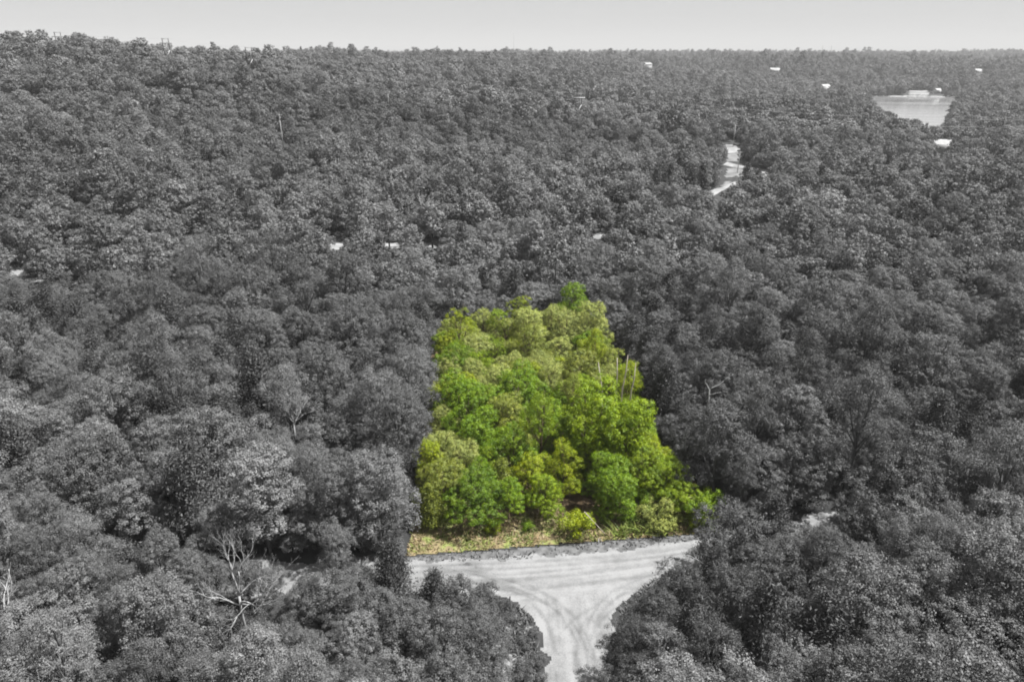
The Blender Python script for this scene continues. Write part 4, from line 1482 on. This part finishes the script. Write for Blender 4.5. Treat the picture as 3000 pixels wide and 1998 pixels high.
def house(pos, w, d, h, rz, label, wall=M_WHITE, roof=M_ROOF, flat=False, chimney=False, cat='house', name='house'):
    root = link(name, None, None, tuple(pos), rz)
    tag(root, label, cat, 'far buildings')
    link('wall', MB().box((0, 0, h / 2 - .5), (w, d, h + 1)).mesh('house_wall', wall), root)
    if flat:
        rf = link('roof', MB().box((0, 0, h + .35), (w + 1.2, d + 1.2, .7)).mesh('flat_roof', roof), root)
    else:
        e, rh = .5, d * .3
        V = [(-w / 2 - e, -d / 2 - e, h), (w / 2 + e, -d / 2 - e, h), (w / 2 + e, d / 2 + e, h), (-w / 2 - e, d / 2 + e, h), (-w / 2 - e, 0, h + rh), (w / 2 + e, 0, h + rh)]
        m_ = bpy.data.meshes.new('gable_roof')
        m_.from_pydata(V, [], [(0, 1, 5, 4), (2, 3, 4, 5), (1, 2, 5), (3, 0, 4), (3, 2, 1, 0)])
        m_.materials.append(roof)
        rf = link('roof', m_, root)
    if chimney:
        link('chimney', MB().box((w * .28, d * .1, h + d * .3), (1.0, 1.0, 2.6)).mesh('chimney', M_GREYSIDING), rf)
    n = max(2, int(w // 3.5))
    for i in range(n):
        x = -w / 2 + (i + .5) * w / n
        if i == n // 2:
            link('door', MB().box((x, -d / 2 - .05, 1.05), (1.0, .1, 2.1)).mesh('door', M_GREYSIDING), root)
        else:
            wn_ = link('window', MB().box((x, -d / 2 - .05, h * .55), (1.5, .1, 1.3)).mesh('window_frame', M_GREYSIDING), root)
            link('pane', MB().box((x, -d / 2 - .115, h * .55), (1.2, .03, 1.0)).mesh('pane', M_GLASS), wn_)
    return root


house(hit(2681, 265), 22, 9, 4.0, 0, 'long pale house on the lawn above the far lake shore', roof=M_PALEROOF)
house(hit(2697, 252), 13, 8, 3.5, .9, 'small tilted pale roof just behind the lakeside house', roof=M_PALEROOF)
house(hit(2747, 274), 14, 9, 4.5, .3, 'white house among trees at the right end of the shore', roof=M_PALEROOF)
house(hit(1896, 206), 16, 11, 11.0, .5, 'tall bright white house with chimney on the wooded middle ridge', roof=M_PALEROOF, chimney=True)
house(hit(2882, 168), 52, 16, 7.0, 0, 'long flat-roofed building near the right horizon', wall=M_GREYSIDING, roof=M_PALEROOF, flat=True, cat='building', name='long_building')
house(hit(2268, 213), 20, 10, 5.5, .1, 'small white-roofed house in woods left of the lake skyline', roof=M_PALEROOF)
house(hit(2414, 272), 13, 9, 10.0, .2, 'narrow white house on the slope left of the lake', roof=M_PALEROOF)
house(hit(2862, 215), 14, 8, 5.0, .2, 'left small white house in far woods right of the lake', roof=M_PALEROOF)
house(hit(2878, 212), 12, 8, 5.0, .5, 'right small white house in far woods right of the lake', roof=M_PALEROOF)
house(hit(2765, 446), 18, 9, 5.0, -.4, 'pale roofed shed in the gravel lot under the wires', roof=M_PALEROOF, cat='shed', name='shed')


def dock(px, py, label):
    q = P(px, py, LAKE_Z)
    root = link('boat_dock', None, None, (q[0], q[1], LAKE_Z))
    tag(root, label, 'dock', 'docks on the far shore')
    link('deck', MB().box((0, 0, .8), (12, 6, .3)).mesh('dock_deck', M_WHITE), root)
    link('roof', MB().box((0, 1.0, 3.4), (9, 4, .3)).mesh('dock_roof', M_PALEROOF), root)
    for sx in (-4, 4):
        for sy in (-.6, 2.6):
            link('post', MB().tube([(sx, sy, -1.5), (sx, sy, 3.3)], [.14, .14], 6).mesh('dock_post', M_POLE), root)


dock(2697, 284.6, 'white roofed boat dock below the lakeside lawn')
dock(2668, 284.2, 'pale boat dock left of the white roofed dock')


def mast(px, pyt, dist, label, w=2.2):
    d = ray(px, pyt)
    t = dist / d[1]
    x, top = d[0] * t, CAM_H + d[2] * t
    z = float(height(x, dist))
    H = top - z
    root = link('radio_mast', None, None, (x, dist, z))
    tag(root, label, 'mast', 'far radio masts')
    for k in range(3):
        a = k * 2.094
        link('mast_leg', MB().tube([(w * math.cos(a), w * math.sin(a), -1), (.4 * math.cos(a), .4 * math.sin(a), H)], [.5, .35], 5).mesh('mast_leg', M_MASTRED), root)
    mb = MB()
    for i in range(12):
        zz_ = H * i / 12
        r_ = w * (1 - i / 12) + .4
        mb.tube([(r_, 0, zz_), (-r_ * .5, r_ * .87, zz_ + H / 24), (-r_ * .5, -r_ * .87, zz_ + H / 12)], .22, 4)
    link('lattice', mb.mesh('mast_lattice', M_MASTRED), root)


mast(2411, 134, 4000, 'left of two thin radio masts on the far right horizon')
mast(2437, 134, 4050, 'right of two thin radio masts on the far right horizon')
mast(1505, 96, 5200, 'faint single radio mast above the middle skyline', 1.2)

# big skyline tree at the far left ridge
# ------------------------------------------------------------------ grass along the lot front (stuff)


def grass(name, inside, x0, x1, y0, y1, n, hmin, hmax, c, label, seed):
    rs = np.random.RandomState(seed)
    X, Y = rs.uniform(x0, x1, n), rs.uniform(y0, y1, n)
    d = fbm(X / 1.5 + seed, Y / 1.5, 3)
    k = inside(X, Y) & (rs.rand(n) < smooth(.3, .62, d))
    X, Y, d = X[k], Y[k], d[k]
    n = len(X)
    h_ = rs.uniform(hmin, hmax, n) * (.5 + d)
    a = rs.rand(n) * 6.283
    w = .05 + .05 * rs.rand(n)
    lean = rs.normal(size=(n, 2)) * .8 * h_[:, None]
    b0 = np.stack([X - w * np.cos(a), Y - w * np.sin(a), np.full(n, .03)], 1)
    b1 = np.stack([X + w * np.cos(a), Y + w * np.sin(a), np.full(n, .03)], 1)
    mid0 = b0 * .5 + b1 * .5
    m0 = np.stack([X - .7 * w * np.cos(a) + lean[:, 0] * .4, Y - .7 * w * np.sin(a) + lean[:, 1] * .4, h_ * .6], 1)
    m1 = np.stack([X + .7 * w * np.cos(a) + lean[:, 0] * .4, Y + .7 * w * np.sin(a) + lean[:, 1] * .4, h_ * .6], 1)
    tp = np.stack([X + lean[:, 0], Y + lean[:, 1], h_], 1)
    V = np.stack([b0, b1, m1, m0, tp], 1).reshape(-1, 3)
    i = np.arange(n) * 5
    Fq = np.stack([i, i + 1, i + 2, i + 3], 1)
    Ft = np.stack([i + 3, i + 2, i + 4], 1)
    ti = np.repeat(np.clip(.5 + rs.normal(size=n) * .25, 0, 1), 5)
    o = link(name, mesh_from(name, V, [Fq, Ft], [M_LEAF], tint=ti))
    o.color = (*c, 1)
    o['kind'] = 'stuff'
    o['label'] = label
    o['category'] = 'grass'


fr = lambda X, Y, a, b_: inlot(X, Y) & (Y > lot_front(X) + a) & (Y < lot_front(X) + b_)
grass('dry_grass', lambda X, Y: fr(X, Y, -.3, 6.0), LOT[0][0], LOT[3][0], 55, 76, 40000, .08, .3, (.21, .165, .085), 'dry tan grass along the front of the lot', 1)
grass('green_grass', lambda X, Y: fr(X, Y, .0, 5.4), LOT[0][0], LOT[3][0], 55, 76, 17000, .1, .4, (.10, .13, .025), 'short green grass mixed into the dry lot verge', 2)
grass('tall_grass', lambda X, Y: fr(X, Y, .4, 3.2) & (X > P(1790, 1550)[0]), LOT[0][0], LOT[3][0], 55, 76, 30000, .5, 1.2, (.15, .19, .04), 'tall pale green grass at the right half of the lot front', 3)
grass('grey_roadside_grass', lambda X, Y: (Y < lot_front(X)) & (Y > np.interp(X, MAIN_C[:, 0], MAIN_C[:, 1]) + 2.5) & (X > LOT[0][0] - 8), -24, 40, 54, 80, 26000, .1, .35, g3(.11), 'short grey grass strip between the lot and the gravel road', 4)
grass('grey_driveway_grass', lambda X, Y: (X < 2.2) & (X > -5) & (fbm(X / 1.6, Y / 1.6, 4) < .52), -6, 3, 30, 50, 9000, .15, .5, g3(.13), 'grey weeds at the left edge of the gravel drive', 5)

grass('roadside_weeds', lambda X, Y: (lambda dd, yy: (Y < yy - 1) & (dd > 3.3 + 4.8 * np.exp(-np.clip(yy - Y - 2.6, 0, 40) / 2.4)) & (dd < 5.6 + 4.6 * np.exp(-np.clip(yy - Y - 2.6, 0, 40) / 2.4)))(polydist(X, Y, STUB_D), np.interp(X, MAIN_C[:, 0], MAIN_C[:, 1])), -14, 26, 28, 56, 60000, .12, .42, g3(.095), 'grey weeds and tall grass along both edges of the gravel drive', 6)

# ------------------------------------------------------------------ haze
hm, nt, out = new_mat('haze_air')
pv = nt.nodes.new('ShaderNodeVolumePrincipled')
pv.inputs['Color'].default_value = (0.60, 0.60, 0.60, 1)
pv.inputs['Density'].default_value = 0.00014
pv.inputs['Anisotropy'].default_value = 0.0
nt.links.new(pv.outputs[0], out.inputs['Volume'])
hz = link('haze', MB().box((0, 20000, 130), (140000, 60000, 340)).mesh('haze', hm))
hz['kind'] = 'stuff'
hz['label'] = 'thin grey summer haze fading the far hills'
hz['category'] = 'haze'
